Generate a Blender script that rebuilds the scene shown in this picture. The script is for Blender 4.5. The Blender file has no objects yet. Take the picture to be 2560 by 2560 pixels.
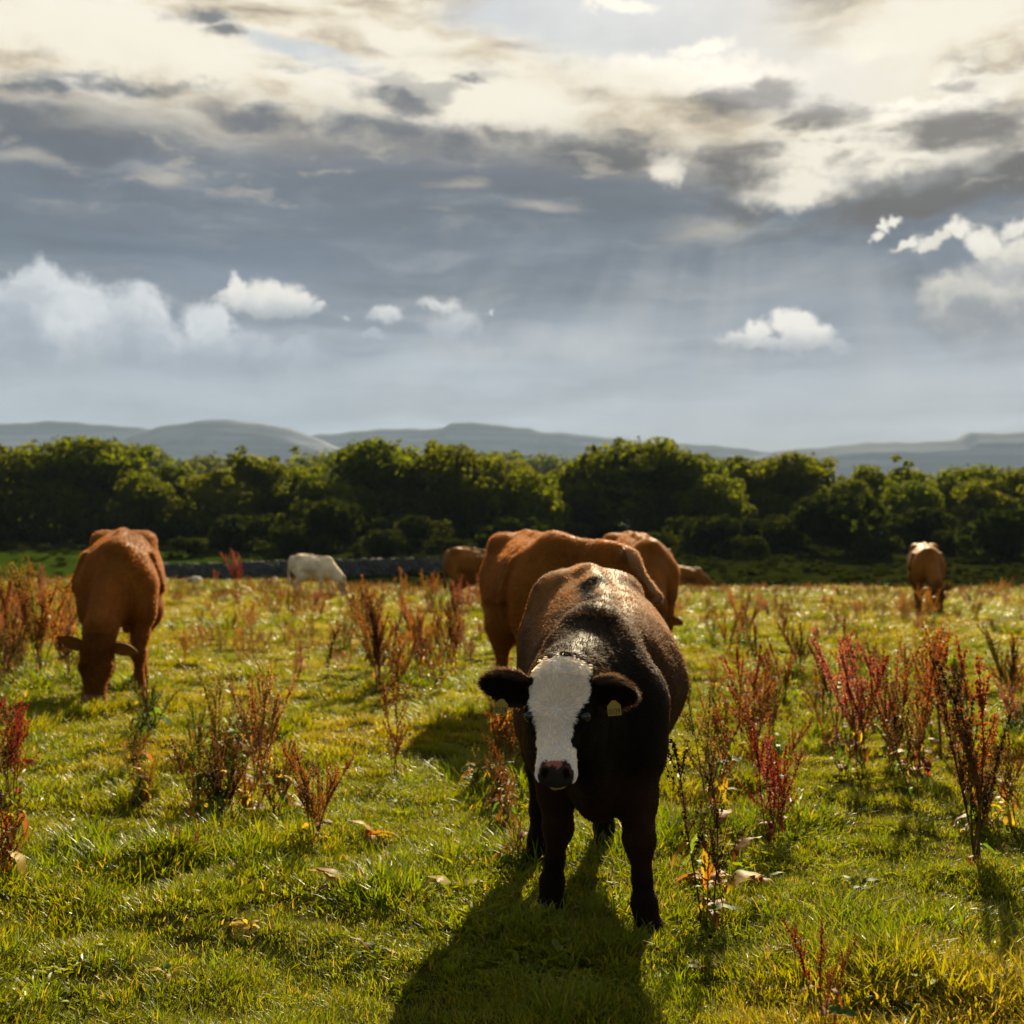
import bpy, math, random
import numpy as np
from mathutils import Vector, Matrix

rng = np.random.default_rng(11)
random.seed(11)
SC = bpy.context.scene
COL = SC.collection
R = math.radians

# ------------------------------------------------------------------ camera
FPX, CXY, HOR, CAMH = 3000.0, 1280.0, 1385.0, 1.32      # focal length in pixels of a 2560 frame
PITCH = math.atan((HOR - CXY) / FPX)
cd = bpy.data.cameras.new('camera')
cd.sensor_width = 36.0
cd.lens = 36.0 * FPX / 2560.0
cd.clip_start, cd.clip_end = 0.05, 30000.0
cd.dof.use_dof = True
cd.dof.focus_distance = 4.0
cd.dof.aperture_fstop = 3.4
cam = bpy.data.objects.new('camera', cd)
COL.objects.link(cam)
cam.location = (0, 0, CAMH)
cam.rotation_euler = (R(90) + PITCH, 0, 0)
SC.camera = cam

# ------------------------------------------------------------------ exposure
SC.view_settings.view_transform = 'Standard'
SC.view_settings.look = 'None'
SC.view_settings.gamma = 1.0
SC.view_settings.use_curve_mapping = False
HAZE = True
EXPO = 1.6
SC.view_settings.exposure = EXPO
SC.cycles.use_denoising = True
SC.cycles.max_bounces = 8
SC.cycles.transparent_max_bounces = 8
SC.cycles.volume_bounces = 0

# ------------------------------------------------------------------ sun
SUN_AZ, SUN_EL = R(12.5), R(30)
sd = Vector((math.sin(SUN_AZ) * math.cos(SUN_EL), math.cos(SUN_AZ) * math.cos(SUN_EL), math.sin(SUN_EL)))
sl = bpy.data.lights.new('sun', 'SUN')
sl.energy, sl.angle, sl.color = 5.0, R(0.55), (1.0, 0.82, 0.52)
sun = bpy.data.objects.new('sun', sl)
COL.objects.link(sun)
sun.rotation_euler = (-sd).to_track_quat('-Z', 'Y').to_euler()
sun.location = (40, 120, 80)


def ray(px, py):
    """direction of a pixel of the 2560 frame, scaled to y = 1"""
    u, v = (px - CXY) / FPX, (CXY - py) / FPX
    y = math.cos(PITCH) - math.sin(PITCH) * v
    z = math.sin(PITCH) + math.cos(PITCH) * v
    return u / y, z / y


def s2l(r, g, b):
    f = lambda c: (c / 255 / 12.92) if c / 255 <= 0.04045 else ((c / 255 + 0.055) / 1.055) ** 2.4
    return (f(r), f(g), f(b))


# ------------------------------------------------------------------ node helper
class NT:
    def __init__(s, tree):
        s.t = tree

    def new(s, typ, **kw):
        n = s.t.nodes.new(typ)
        for k, v in kw.items():
            setattr(n, k, v)
        return n

    def put(s, sock, v):
        if isinstance(v, bpy.types.NodeSocket):
            s.t.links.new(v, sock)
        elif v is not None:
            if hasattr(sock.default_value, '__len__') and not hasattr(v, '__len__'):
                v = (v,) * len(sock.default_value)
            if hasattr(v, '__len__') and len(sock.default_value) == 4 and len(v) == 3:
                v = tuple(v) + (1.0,)
            sock.default_value = v

    def m(s, op, a, b=None, c=None, clamp=False):
        n = s.new('ShaderNodeMath', operation=op, use_clamp=clamp)
        s.put(n.inputs[0], a)
        s.put(n.inputs[1], b)
        s.put(n.inputs[2], c)
        return n.outputs[0]

    def vm(s, op, a, b=None):
        n = s.new('ShaderNodeVectorMath', operation=op)
        s.put(n.inputs[0], a)
        s.put(n.inputs[1], b)
        return n.outputs[0]

    def smooth(s, x, a, b, lo=0.0, hi=1.0):
        n = s.new('ShaderNodeMapRange', interpolation_type='SMOOTHSTEP')
        for i, v in enumerate((x, a, b, lo, hi)):
            s.put(n.inputs[i], v)
        return n.outputs[0]

    def mix(s, f, a, b, mode='MIX'):
        n = s.new('ShaderNodeMix', data_type='RGBA', blend_type=mode)
        s.put(n.inputs[0], f)
        s.put(n.inputs[6], a)
        s.put(n.inputs[7], b)
        return n.outputs[2]

    def noise(s, vec, scale, detail=4.0, rough=0.55, dist=0.0, color=False):
        n = s.new('ShaderNodeTexNoise')
        s.put(n.inputs['Vector'], vec)
        s.put(n.inputs['Scale'], scale)
        s.put(n.inputs['Detail'], detail)
        s.put(n.inputs['Roughness'], rough)
        s.put(n.inputs['Distortion'], dist)
        return n.outputs['Color' if color else 'Fac']

    def ramp(s, x, stops):
        n = s.new('ShaderNodeValToRGB')
        el = n.color_ramp.elements
        while len(el) < len(stops):
            el.new(0.5)
        for e, (p, c) in zip(el, stops):
            e.position = p
            e.color = tuple(c) + (1.0,)
        s.put(n.inputs[0], x)
        return n.outputs[0]

    def xyz(s, x, y, z):
        n = s.new('ShaderNodeCombineXYZ')
        s.put(n.inputs[0], x)
        s.put(n.inputs[1], y)
        s.put(n.inputs[2], z)
        return n.outputs[0]


# ------------------------------------------------------------------ sky: daylight with a cloud deck
W = bpy.data.worlds.new('World')
SC.world = W
W.use_nodes = True
W.node_tree.nodes.clear()
N = NT(W.node_tree)
tc = N.new('ShaderNodeTexCoord').outputs['Generated']
sep = N.new('ShaderNodeSeparateXYZ')
N.put(sep.inputs[0], tc)
az = N.m('ARCTAN2', sep.outputs[0], sep.outputs[1])
el = N.m('ARCSINE', sep.outputs[2])
U = N.m('MULTIPLY', az, 3.0)
V = N.m('MULTIPLY', el, 3.0)


def uv(px, py):
    x, z = ray(px, py)
    return 3 * math.atan2(x, 1), 3 * math.asin(z / math.sqrt(1 + x * x + z * z))


P0 = N.xyz(U, V, 0.0)
# slow warp and fine warp of the cloud coordinates
w1 = N.noise(N.xyz(N.m('MULTIPLY', U, 2.2), N.m('MULTIPLY', V, 6.0), 3.1), 1.0, 5.0, 0.55, color=True)
w1 = N.vm('MULTIPLY', N.vm('SUBTRACT', w1, (0.5, 0.5, 0.5)), (0.42, 0.16, 0.0))
P1 = N.vm('ADD', P0, w1)
w2 = N.noise(P0, 11.0, 7.0, 0.6, color=True)
w2 = N.vm('MULTIPLY', N.vm('SUBTRACT', w2, (0.5, 0.5, 0.5)), (0.13, 0.10, 0.0))
w2b = N.noise(P0, 34.0, 5.0, 0.6, color=True)
w2b = N.vm('MULTIPLY', N.vm('SUBTRACT', w2b, (0.5, 0.5, 0.5)), (0.035, 0.03, 0.0))
P2 = N.vm('ADD', N.vm('ADD', P0, w2), w2b)
s1 = N.new('ShaderNodeSeparateXYZ')
N.put(s1.inputs[0], P1)
V1 = s1.outputs[1]


def blob(P, px, py, rx, ry, ang=0.0):
    """spherical falloff: 1 at the middle of an ellipse, 0.5 on its rim, 0 at twice its radius"""
    u, v = uv(px, py)
    n_ = N.new('ShaderNodeTexGradient', gradient_type='SPHERICAL')
    N.put(n_.inputs[0], P)
    tm = n_.texture_mapping
    tm.vector_type = 'TEXTURE'
    tm.translation = (u, v, 0)
    tm.rotation = (0, 0, ang)
    tm.scale = (rx / 500.0, ry / 500.0, 1.0)
    return n_.outputs['Fac']


def blobs(P, rows):
    """highest of several ellipses: 1 in the middle, 0 on the rim, negative outside"""
    f = None
    for r_ in rows:
        b_ = blob(P, *r_)
        f = b_ if f is None else N.m('MAXIMUM', f, b_)
    return N.m('MULTIPLY_ADD', f, 2.0, -1.0)


def field(P, rows, soft):
    return N.smooth(blobs(P, rows), 0.0, soft)


def yv(py):
    return uv(1280, py)[1] / 1.6


# base wash, darker deck over a lighter horizon
grad = N.ramp(N.m('DIVIDE', V, 1.6), [
    (0.0, s2l(190, 199, 207)), (yv(1150), s2l(184, 194, 203)), (yv(960), s2l(170, 181, 192)),
    (yv(800), s2l(136, 147, 160)), (yv(660), s2l(104, 116, 131)), (yv(520), s2l(107, 116, 129)),
    (yv(380), s2l(107, 111, 120)), (yv(250), s2l(150, 150, 150)), (1.0, s2l(160, 160, 158))])
warmth = N.smooth(U, -0.9, 1.0)
grad = N.mix(N.m('MULTIPLY', warmth, 0.45), grad, N.mix(1.0, grad, (1.13, 1.03, 0.95), 'MULTIPLY'))
st = N.noise(N.xyz(N.m('MULTIPLY', U, 1.3), N.m('MULTIPLY', V, 5.5), 0.7), 1.6, 6.0, 0.55)
grad = N.mix(1.0, grad, N.m('MULTIPLY_ADD', st, 0.62, 0.69), 'MULTIPLY')
st2 = N.noise(N.xyz(N.m('MULTIPLY', U, 0.9), N.m('MULTIPLY', V1, 11.0), 2.2), 1.3, 7.0, 0.6)
grad = N.mix(1.0, grad, N.m('MULTIPLY_ADD', st2, 1.0, 0.52), 'MULTIPLY')
fold = N.noise(N.xyz(N.m('MULTIPLY', U, 1.1), N.m('MULTIPLY', V1, 5.0), 7.7), 2.3, 8.0, 0.62)
grad = N.mix(N.m('MULTIPLY', N.smooth(fold, 0.48, 0.74), 0.34), grad, s2l(190, 192, 192))
grad = N.mix(N.m('MULTIPLY', N.smooth(fold, 0.48, 0.28), 0.2), grad, s2l(92, 104, 122))
# pale smudges in the lower sky
low = field(P1, [(300, 1000, 700, 130), (1000, 980, 620, 110), (1900, 1010, 600, 100), (2350, 960, 420, 120),
                 (1500, 860, 260, 140), (1150, 900, 300, 90), (2000, 700, 340, 120)], 1.0)
grad = N.mix(N.m('MULTIPLY', low, 0.38), grad, s2l(196, 203, 208))
hz = N.smooth(V, 0.42, 0.18)
hz = N.m('MULTIPLY', hz, N.smooth(U, 0.0, 0.9))
grad = N.mix(N.m('MULTIPLY', hz, 0.45), grad, s2l(206, 205, 203))

tear = N.m('SUBTRACT', N.noise(P0, 13.0, 9.0, 0.62), 0.5)
tear2 = N.m('SUBTRACT', N.noise(P0, 4.5, 8.0, 0.6), 0.5)
wisp = N.m('SUBTRACT', N.noise(N.xyz(N.m('MULTIPLY', U, 3.2), N.m('MULTIPLY', V1, 9.0), 1.5), 1.6, 9.0, 0.62), 0.5)
su_, sv_ = 3 * SUN_AZ, 3 * SUN_EL
fan = N.m('ARCTAN2', N.m('SUBTRACT', U, su_), N.m('SUBTRACT', sv_, V))
ray_ = N.noise(N.xyz(N.m('MULTIPLY', fan, 7.0), 0.3, 0.0), 1.0, 3.0, 0.5)
ray_ = N.m('MULTIPLY', N.smooth(ray_, 0.40, 0.72), N.m('MULTIPLY', N.smooth(V, 0.86, 0.62), N.smooth(V, 0.22, 0.45)))
ray_ = N.m('MULTIPLY', ray_, N.smooth(N.m('ABSOLUTE', fan), 1.1, 0.4))
grad = N.mix(N.m('MULTIPLY', ray_, 0.24), grad, s2l(206, 208, 208))
# the bright upper layer, lit from behind by the sun
edge = N.m('ADD', N.m('MULTIPLY', N.smooth(U, 0.0, 0.8), -0.11), yv(335) * 1.6)
bright = N.smooth(N.m('SUBTRACT', V1, edge), -0.10, 0.10)
cst = N.noise(N.xyz(N.m('MULTIPLY', U, 2.0), N.m('MULTIPLY', V1, 7.0), 5.0), 1.5, 6.0, 0.55)
cream = N.ramp(N.m('ADD', N.m('MULTIPLY_ADD', N.m('SUBTRACT', cst, 0.5), 1.2, 0.5), N.m('MULTIPLY', wisp, 0.7)), [(0.24, s2l(176, 164, 144)), (0.38, s2l(222, 208, 182)), (0.52, s2l(250, 240, 217)), (0.70, s2l(255, 250, 236))])
sdot = N.new('ShaderNodeVectorMath', operation='DOT_PRODUCT')
N.put(sdot.inputs[0], tc)
sdot.inputs[1].default_value = sd
glow = N.smooth(sdot.outputs['Value'], math.cos(R(72)), math.cos(R(38)))      # thin cloud is bright only around the sun
cream = N.mix(glow, N.mix(cst, s2l(104, 112, 124), s2l(138, 144, 152)), cream)
sky = N.mix(bright, grad, cream)
# veil of pale blue at the top centre and right
veil = field(P1, [(1650, 60, 620, 130, -0.12), (2000, 190, 420, 120, -0.2), (1350, 20, 330, 70), (820, 150, 170, 50, -0.25), (2300, 240, 300, 70)], 0.55)
veilc = N.mix(N.smooth(U, 0.3, 1.15), s2l(196, 203, 207), s2l(228, 219, 196))
sky = N.mix(N.m('MULTIPLY', veil, 0.85), sky, veilc)
# creamy bars and dark grey bars
pale = field(P2, [(300, 100, 420, 90, -0.05), (1000, 110, 190, 45, -0.2), (1550, 15, 120, 25), (1755, 125, 110, 26, 0.05),
                  (2350, 60, 300, 70, 0.12), (1700, 190, 420, 60, -0.05), (2300, 268, 330, 34, 0.05), (2380, 180, 80, 24),
                  (1150, 230, 480, 90, -0.1), (1670, 415, 60, 55), (2150, 380, 420, 70), (1990, 470, 180, 55),
                  ], 0.6)
sky = N.mix(N.m('MULTIPLY', pale, 0.9), sky, s2l(255, 247, 228))
soft = field(P1, [(60, 390, 150, 22), (440, 445, 140, 34), (1130, 465, 90, 24), (1380, 520, 150, 26), (850, 330, 160, 26), (1800, 560, 200, 30)], 1.0)
sky = N.mix(N.m('MULTIPLY', soft, 0.42), sky, s2l(226, 214, 190))
P1b = N.vm('ADD', P1, N.vm('MULTIPLY', w2, (0.9, 0.6, 0.0)))
darkf = blobs(P1b, [(1830, 250, 190, 52, -0.05), (1960, 215, 90, 70, 0.5), (2070, 285, 150, 40), (2420, 315, 230, 70, -0.05),
                  (1850, 410, 170, 75), (1500, 372, 230, 58, -0.03), (960, 262, 160, 36, -0.12), (650, 300, 190, 30, -0.12),
                  (70, 300, 130, 40), (380, 225, 150, 26), (130, 225, 110, 28), (640, 90, 60, 22), (1150, 215, 60, 18),
                  (2250, 500, 330, 55, 0.04), (1000, 345, 330, 48, -0.06), (1880, 525, 100, 40), (560, 42, 110, 30), (180, 360, 330, 36),
                  (2500, 420, 120, 60)])
dark = N.smooth(N.m('ADD', darkf, N.m('MULTIPLY_ADD', wisp, 2.4, N.m('MULTIPLY', tear, 0.5))), -0.15, 0.85)
darkc = N.mix(N.smooth(U, -0.6, 0.9), s2l(98, 103, 113), s2l(98, 93, 90))
sky = N.mix(N.m('MULTIPLY', dark, 0.88), sky, darkc)

# mottled edge of the deck: torn dark scraps above it, bright tears in it
mot = N.noise(N.xyz(N.m('MULTIPLY', U, 2.6), N.m('MULTIPLY', V1, 10.0), 9.0), 1.5, 6.0, 0.6)
bell = N.m('MULTIPLY', N.smooth(V1, yv(560) * 1.6, yv(400) * 1.6), N.smooth(V1, yv(90) * 1.6, yv(300) * 1.6))
sky = N.mix(N.m('MULTIPLY', N.m('MULTIPLY', N.smooth(mot, 0.52, 0.66), bell), 0.62), sky, darkc)
bell2 = N.m('MULTIPLY', N.smooth(V1, yv(640) * 1.6, yv(470) * 1.6), N.smooth(V1, yv(300) * 1.6, yv(420) * 1.6))
sky = N.mix(N.m('MULTIPLY', N.m('MULTIPLY', N.smooth(mot, 0.44, 0.33), bell2), 0.40), sky, s2l(214, 204, 184))

# cumulus with crisp, torn heads
ctex = N.noise(P2, 8.0, 8.0, 0.62)
cbig = N.noise(P2, 3.0, 5.0, 0.55)


def cumulus(rows, soft, torn, lo, hi, v0, v1, shade, light, opac, flat=0.0):
    """ellipses torn by noise; shaded below v0, lit above v1, with billows"""
    global sky
    f = blobs(P2, rows)
    f = N.m('ADD', f, N.m('ADD', N.m('MULTIPLY', tear, torn), N.m('MULTIPLY', tear2, torn)))
    al = N.smooth(f, 0.0, soft)
    al = N.m('MULTIPLY', al, N.smooth(N.m('ADD', V, N.m('MULTIPLY', tear2, 0.05)), uv(1280, v0 + 25)[1], uv(1280, v0 - 0.35 * (v0 - v1))[1], 0.25, 1.0))
    t = N.m('ADD', N.m('MULTIPLY', N.smooth(V, uv(1280, v0)[1], uv(1280, v1)[1]), 0.55), N.m('MULTIPLY_ADD', ctex, 1.1, -0.32))
    t = N.m('ADD', t, N.m('MULTIPLY_ADD', cbig, 0.8, -0.4))
    col = N.mix(N.smooth(t, lo, hi), shade, light)
    sky = N.mix(N.m('MULTIPLY', al, opac), sky, col)


cumulus([(90, 730, 75, 100), (40, 800, 120, 120), (190, 775, 150, 95), (330, 800, 130, 95), (60, 900, 320, 140), (350, 890, 280, 120),
         (520, 830, 80, 90), (600, 900, 150, 80), (760, 890, 120, 60), (240, 1000, 460, 120), (640, 985, 320, 90)], 0.42, 0.9,
        0.15, 0.95, 960, 700, s2l(160, 172, 185), s2l(236, 239, 240), 0.9)
cumulus([(1420, 880, 230, 90), (1180, 905, 150, 60), (1700, 960, 260, 70), (2120, 1075, 260, 30), (2420, 1085, 220, 26)], 0.9, 0.9,
        0.2, 0.9, 1000, 820, s2l(166, 176, 186), s2l(212, 215, 215), 0.5)
cumulus([(620, 752, 85, 42), (690, 742, 92, 52), (585, 722, 28, 36), (745, 760, 60, 34), (800, 776, 34, 16), (690, 778, 130, 22)], 0.55, 0.95,
        0.1, 0.8, 800, 730, s2l(190, 197, 203), s2l(252, 248, 238), 0.9)
cumulus([(970, 795, 48, 28), (865, 788, 24, 16), (1100, 768, 62, 20, -0.15), (1140, 815, 90, 42), (930, 842, 50, 16), (1010, 890, 80, 36), (1180, 880, 90, 30), (1240, 778, 20, 10)], 0.7, 0.8,
        0.15, 0.9, 850, 760, s2l(186, 194, 201), s2l(250, 249, 244), 0.75)
cumulus([(1845, 848, 70, 24), (1890, 826, 60, 40), (1985, 822, 66, 52), (2055, 846, 60, 36), (2110, 866, 50, 16), (1960, 864, 180, 18)], 0.55, 1.05,
        0.05, 0.75, 872, 800, s2l(196, 200, 203), s2l(255, 250, 240), 0.95)
cumulus([(2400, 740, 120, 80), (2480, 780, 160, 84), (2350, 805, 80, 46), (2530, 850, 180, 66), (2400, 840, 140, 40)], 0.5, 0.9,
        0.2, 0.85, 900, 700, s2l(142, 146, 152), s2l(228, 223, 210), 0.85)
cumulus([(2560, 640, 120, 95), (2470, 606, 80, 42, -0.2), (2395, 578, 46, 40), (2330, 604, 60, 20, 0.2), (2240, 548, 24, 18, 0.5), (2200, 585, 16, 18, 0.9), (2215, 560, 12, 26, 0.4),
         (2270, 600, 50, 12, 0.3), (2550, 560, 60, 40), (2540, 700, 90, 50, -0.4)], 0.55, 1.25,
        0.05, 0.70, 740, 560, s2l(205, 196, 180), s2l(255, 250, 236), 0.95)
# below the horizon
sky = N.mix(N.smooth(V, 0.0, -0.1), sky, s2l(120, 122, 110))

nish = N.new('ShaderNodeTexSky', sky_type='NISHITA')
nish.sun_disc = False
nish.sun_elevation, nish.sun_rotation = SUN_EL, SUN_AZ
bg1 = N.new('ShaderNodeBackground')
N.put(bg1.inputs[0], nish.outputs[0])
bg1.inputs[1].default_value = 0.06
bg2 = N.new('ShaderNodeBackground')
N.put(bg2.inputs[0], sky)
bg2.inputs[1].default_value = 2.0 ** -EXPO
mx = N.new('ShaderNodeMixShader')
N.put(mx.inputs[0], N.m('SUBTRACT', 1.0, N.m('MULTIPLY', veil, 0.07)))
N.t.links.new(bg1.outputs[0], mx.inputs[1])
N.t.links.new(bg2.outputs[0], mx.inputs[2])
wo = N.new('ShaderNodeOutputWorld')
N.t.links.new(mx.outputs[0], wo.inputs[0])


# ------------------------------------------------------------------ object helpers
def tag(o, label=None, cat=None, group=None, kind=None):
    if label: o['label'] = label
    if cat: o['category'] = cat
    if group: o['group'] = group
    if kind: o['kind'] = kind
    return o


def mesh_np(name, verts, faces, smooth=False):
    """verts (n,3); faces: (m,3) or (m,4) array, or list of lists"""
    me = bpy.data.meshes.new(name)
    verts = np.asarray(verts, dtype=np.float32)
    if isinstance(faces, np.ndarray):
        m, k = faces.shape
        me.vertices.add(len(verts))
        me.vertices.foreach_set('co', verts.ravel())
        me.loops.add(m * k)
        me.loops.foreach_set('vertex_index', faces.astype(np.int32).ravel())
        me.polygons.add(m)
        me.polygons.foreach_set('loop_start', np.arange(0, m * k, k, dtype=np.int32))
        me.polygons.foreach_set('loop_total', np.full(m, k, dtype=np.int32))
        me.update(calc_edges=True)
    else:
        me.from_pydata(verts.tolist(), [], faces)
        me.update()
    if smooth:
        me.polygons.foreach_set('use_smooth', np.ones(len(me.polygons), dtype=bool))
    return me


def link(name, me, mat=None, parent=None, loc=None, rot=None, scale=None):
    if mat is not None and me is not None and len(me.materials) == 0:
        for mm in (mat if isinstance(mat, (list, tuple)) else [mat]):
            me.materials.append(mm)
    o = bpy.data.objects.new(name, me)
    COL.objects.link(o)
    if parent: o.parent = parent
    if loc is not None: o.location = loc
    if rot is not None: o.rotation_euler = rot
    if scale is not None: o.scale = scale
    return o


def hash3(i, j, k, seed):
    h = (i * 374761393 + j * 668265263 + k * 2147483647 + seed * 1274126177) & 0xFFFFFFFF
    h = ((h ^ (h >> 13)) * 1274126177) & 0xFFFFFFFF
    return ((h ^ (h >> 16)) & 0xFFFF) / 65535.0


def vnoise(P, scale, seed=0, octaves=3):
    """value noise, about 0..1"""
    P = np.asarray(P, dtype=np.float64)
    out, amp, tot = np.zeros(P.shape[0]), 1.0, 0.0
    for o in range(octaves):
        q = P * scale * 2 ** o + 17.3 * o
        b = np.floor(q).astype(np.int64)
        f = q - b
        f = f * f * (3 - 2 * f)
        v = 0
        for dx in (0, 1):
            for dy in (0, 1):
                for dz in (0, 1):
                    w = (f[:, 0] if dx else 1 - f[:, 0]) * (f[:, 1] if dy else 1 - f[:, 1]) * (f[:, 2] if dz else 1 - f[:, 2])
                    v = v + w * hash3(b[:, 0] + dx, b[:, 1] + dy, b[:, 2] + dz, seed + o)
        out += amp * v
        tot += amp
        amp *= 0.5
    return out / tot


def sstep(a, b, x):
    t = np.clip((np.asarray(x, dtype=np.float64) - a) / (b - a), 0, 1)
    return t * t * (3 - 2 * t)


# ------------------------------------------------------------------ terrain
def _prof(c):
    k = np.array([[-9000, 0], [c - 8, 0.0], [c, -0.05], [c + 11, -1.15], [c + 17, -1.15], [85, -0.1], [100, 0.45], [116, 1.6], [135, 2.7],
                  [160, 3.4], [400, 4.0], [1200, 2.0], [3000, 0.0], [9000, 0.0]], dtype=float)
    return k


def terrain(x, y):
    x, y = np.asarray(x, dtype=float), np.asarray(y, dtype=float)
    kr, kl = _prof(46.0), _prof(60.0)
    t = sstep(0.02, -0.22, x / np.maximum(y, 1.0)) * (y > 0)
    z = np.interp(y, kr[:, 0], kr[:, 1]) * (1 - t) + np.interp(y, kl[:, 0], kl[:, 1]) * t
    near = 1 - sstep(60, 90, y)
    z = z + near * (0.035 * np.sin(x * 0.55 + 0.7) * np.sin(y * 0.43 + 1.0) + 0.02 * np.sin(x * 1.7 + y * 0.6) * np.sin(y * 1.3 - x * 0.4))
    hum = np.sin(x * 5.3 + 1.7 * np.sin(y * 3.1)) * np.sin(y * 4.7 + 1.3 * np.sin(x * 2.9 + 1)) + .6 * np.sin(x * 9.1 + y * 4.3) * np.sin(y * 8.3 - x * 3.7 + 2 * np.sin(x * 1.3))
    z = z + near * 0.038 * hum * (1 - sstep(25, 45, y))
    r = np.hypot(x - 0.3, y - 4.8)
    calm = 0.35 + 0.65 * sstep(0.8, 1.8, r)
    return np.where(y < 30, z * calm, z)


def tz(x, y):
    return float(terrain(x, y))


def gpoint(px, py, far=60.0):
    """where a pixel's ray meets the ground"""
    dx, dz = ray(px, py)
    y = 2.0
    while y < far:
        if CAMH + dz * y <= tz(dx * y, y):
            break
        y += 0.02 + y * 0.002
    return dx * y, y, tz(dx * y, y)

# ------------------------------------------------------------------ materials
def new_mat(name):
    m = bpy.data.materials.new(name)
    m.use_nodes = True
    m.node_tree.nodes.clear()
    n = NT(m.node_tree)
    out = n.new('ShaderNodeOutputMaterial')
    return m, n, out


def leafy(name, colour_fn, trans=0.45, rough=0.5, spec=0.35, tboost=(1.5, 1.35, 0.8), gloss_mix=None):
    """diffuse + translucent + a thin gloss, for grass and leaves"""
    m, n, out = new_mat(name)
    c = colour_fn(n)
    p = n.new('ShaderNodeBsdfPrincipled')
    n.put(p.inputs['Base Color'], c)
    p.inputs['Roughness'].default_value = rough
    p.inputs['Specular IOR Level'].default_value = spec
    t = n.new('ShaderNodeBsdfTranslucent')
    n.put(t.inputs[0], n.mix(1.0, c, tboost, 'MULTIPLY'))
    mx = n.new('ShaderNodeMixShader')
    mx.inputs[0].default_value = trans
    n.t.links.new(p.outputs[0], mx.inputs[1])
    n.t.links.new(t.outputs[0], mx.inputs[2])
    n.t.links.new(mx.outputs[0], out.inputs[0])
    return m


def attr(n, name, typ='GEOMETRY'):
    a = n.new('ShaderNodeAttribute', attribute_name=name, attribute_type=typ)
    return a


def grass_col(n):
    a = attr(n, 'tint', 'INSTANCER')          # x lushness, y dryness, z shade of its own
    s = n.new('ShaderNodeSeparateXYZ')
    n.put(s.inputs[0], a.outputs['Vector'])
    b = attr(n, 'blade')                      # x random per blade, y height along the blade
    sb = n.new('ShaderNodeSeparateXYZ')
    n.put(sb.inputs[0], b.outputs['Vector'])
    c = n.mix(s.outputs[0], (0.205, 0.182, 0.005), (0.100, 0.145, 0.003))
    c = n.mix(s.outputs[2], n.mix(1.0, c, (0.72, 0.72, 0.72), 'MULTIPLY'), n.mix(1.0, c, (1.2, 1.2, 1.2), 'MULTIPLY'))
    dry = n.m('GREATER_THAN', n.m('MULTIPLY_ADD', s.outputs[1], 0.6, sb.outputs[0]), 1.0)
    c = n.mix(n.m('MULTIPLY', dry, 0.85), c, (0.27, 0.19, 0.045))
    return c


M_GRASS = leafy('grass_blades', grass_col, trans=0.45, rough=0.42, spec=0.14, tboost=(1.9, 1.7, 0.6))

# ground
m, n, out = new_mat('pasture_soil')
geo = n.new('ShaderNodeNewGeometry')
pos = geo.outputs['Position']
sp = n.new('ShaderNodeSeparateXYZ')
n.put(sp.inputs[0], pos)
nz = n.noise(pos, 0.35, 5.0, 0.6)
nf = n.noise(pos, 7.0, 5.0, 0.65)
field_c = n.mix(nf, (0.022, 0.020, 0.005), (0.060, 0.052, 0.010))
field_c = n.mix(n.smooth(nz, 0.35, 0.65), field_c, n.mix(1.0, field_c, (0.75, 1.05, 0.7), 'MULTIPLY'))
lush_c = n.mix(n.smooth(n.noise(pos, 0.6, 8.0, 0.7), .36, .64), (0.012, 0.024, 0.002), (0.030, 0.048, 0.004))
rough_shade_c = n.mix(n.smooth(n.noise(pos, 0.45, 8.0, 0.7), .38, .62), (0.005, 0.008, 0.0012), (0.016, 0.020, 0.0025))  # rough herbage, its green darkened to stand in for cloud and tree shade
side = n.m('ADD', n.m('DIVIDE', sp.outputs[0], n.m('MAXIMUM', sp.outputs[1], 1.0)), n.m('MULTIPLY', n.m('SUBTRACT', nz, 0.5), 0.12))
beyond = n.mix(n.smooth(side, -0.17, -0.25), rough_shade_c, lush_c)
beyond = n.mix(n.smooth(sp.outputs[1], 112.0, 122.0), beyond, rough_shade_c)
far_c = n.mix(n.noise(pos, 0.004, 5.0, 0.6), (0.05, 0.07, 0.02), (0.10, 0.11, 0.05))
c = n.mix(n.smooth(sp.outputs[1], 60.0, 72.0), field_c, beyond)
c = n.mix(n.smooth(sp.outputs[1], 180.0, 260.0), c, far_c)
p = n.new('ShaderNodeBsdfPrincipled')
n.put(p.inputs['Base Color'], c)
p.inputs['Roughness'].default_value = 0.95
p.inputs['Specular IOR Level'].default_value = 0.0
bp = n.new('ShaderNodeBump')
bp.inputs['Strength'].default_value = 0.7
bp.inputs['Distance'].default_value = 0.05
n.put(bp.inputs['Height'], nf)
n.t.links.new(bp.outputs[0], p.inputs['Normal'])
n.t.links.new(p.outputs[0], out.inputs[0])
M_GROUND = m

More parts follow.
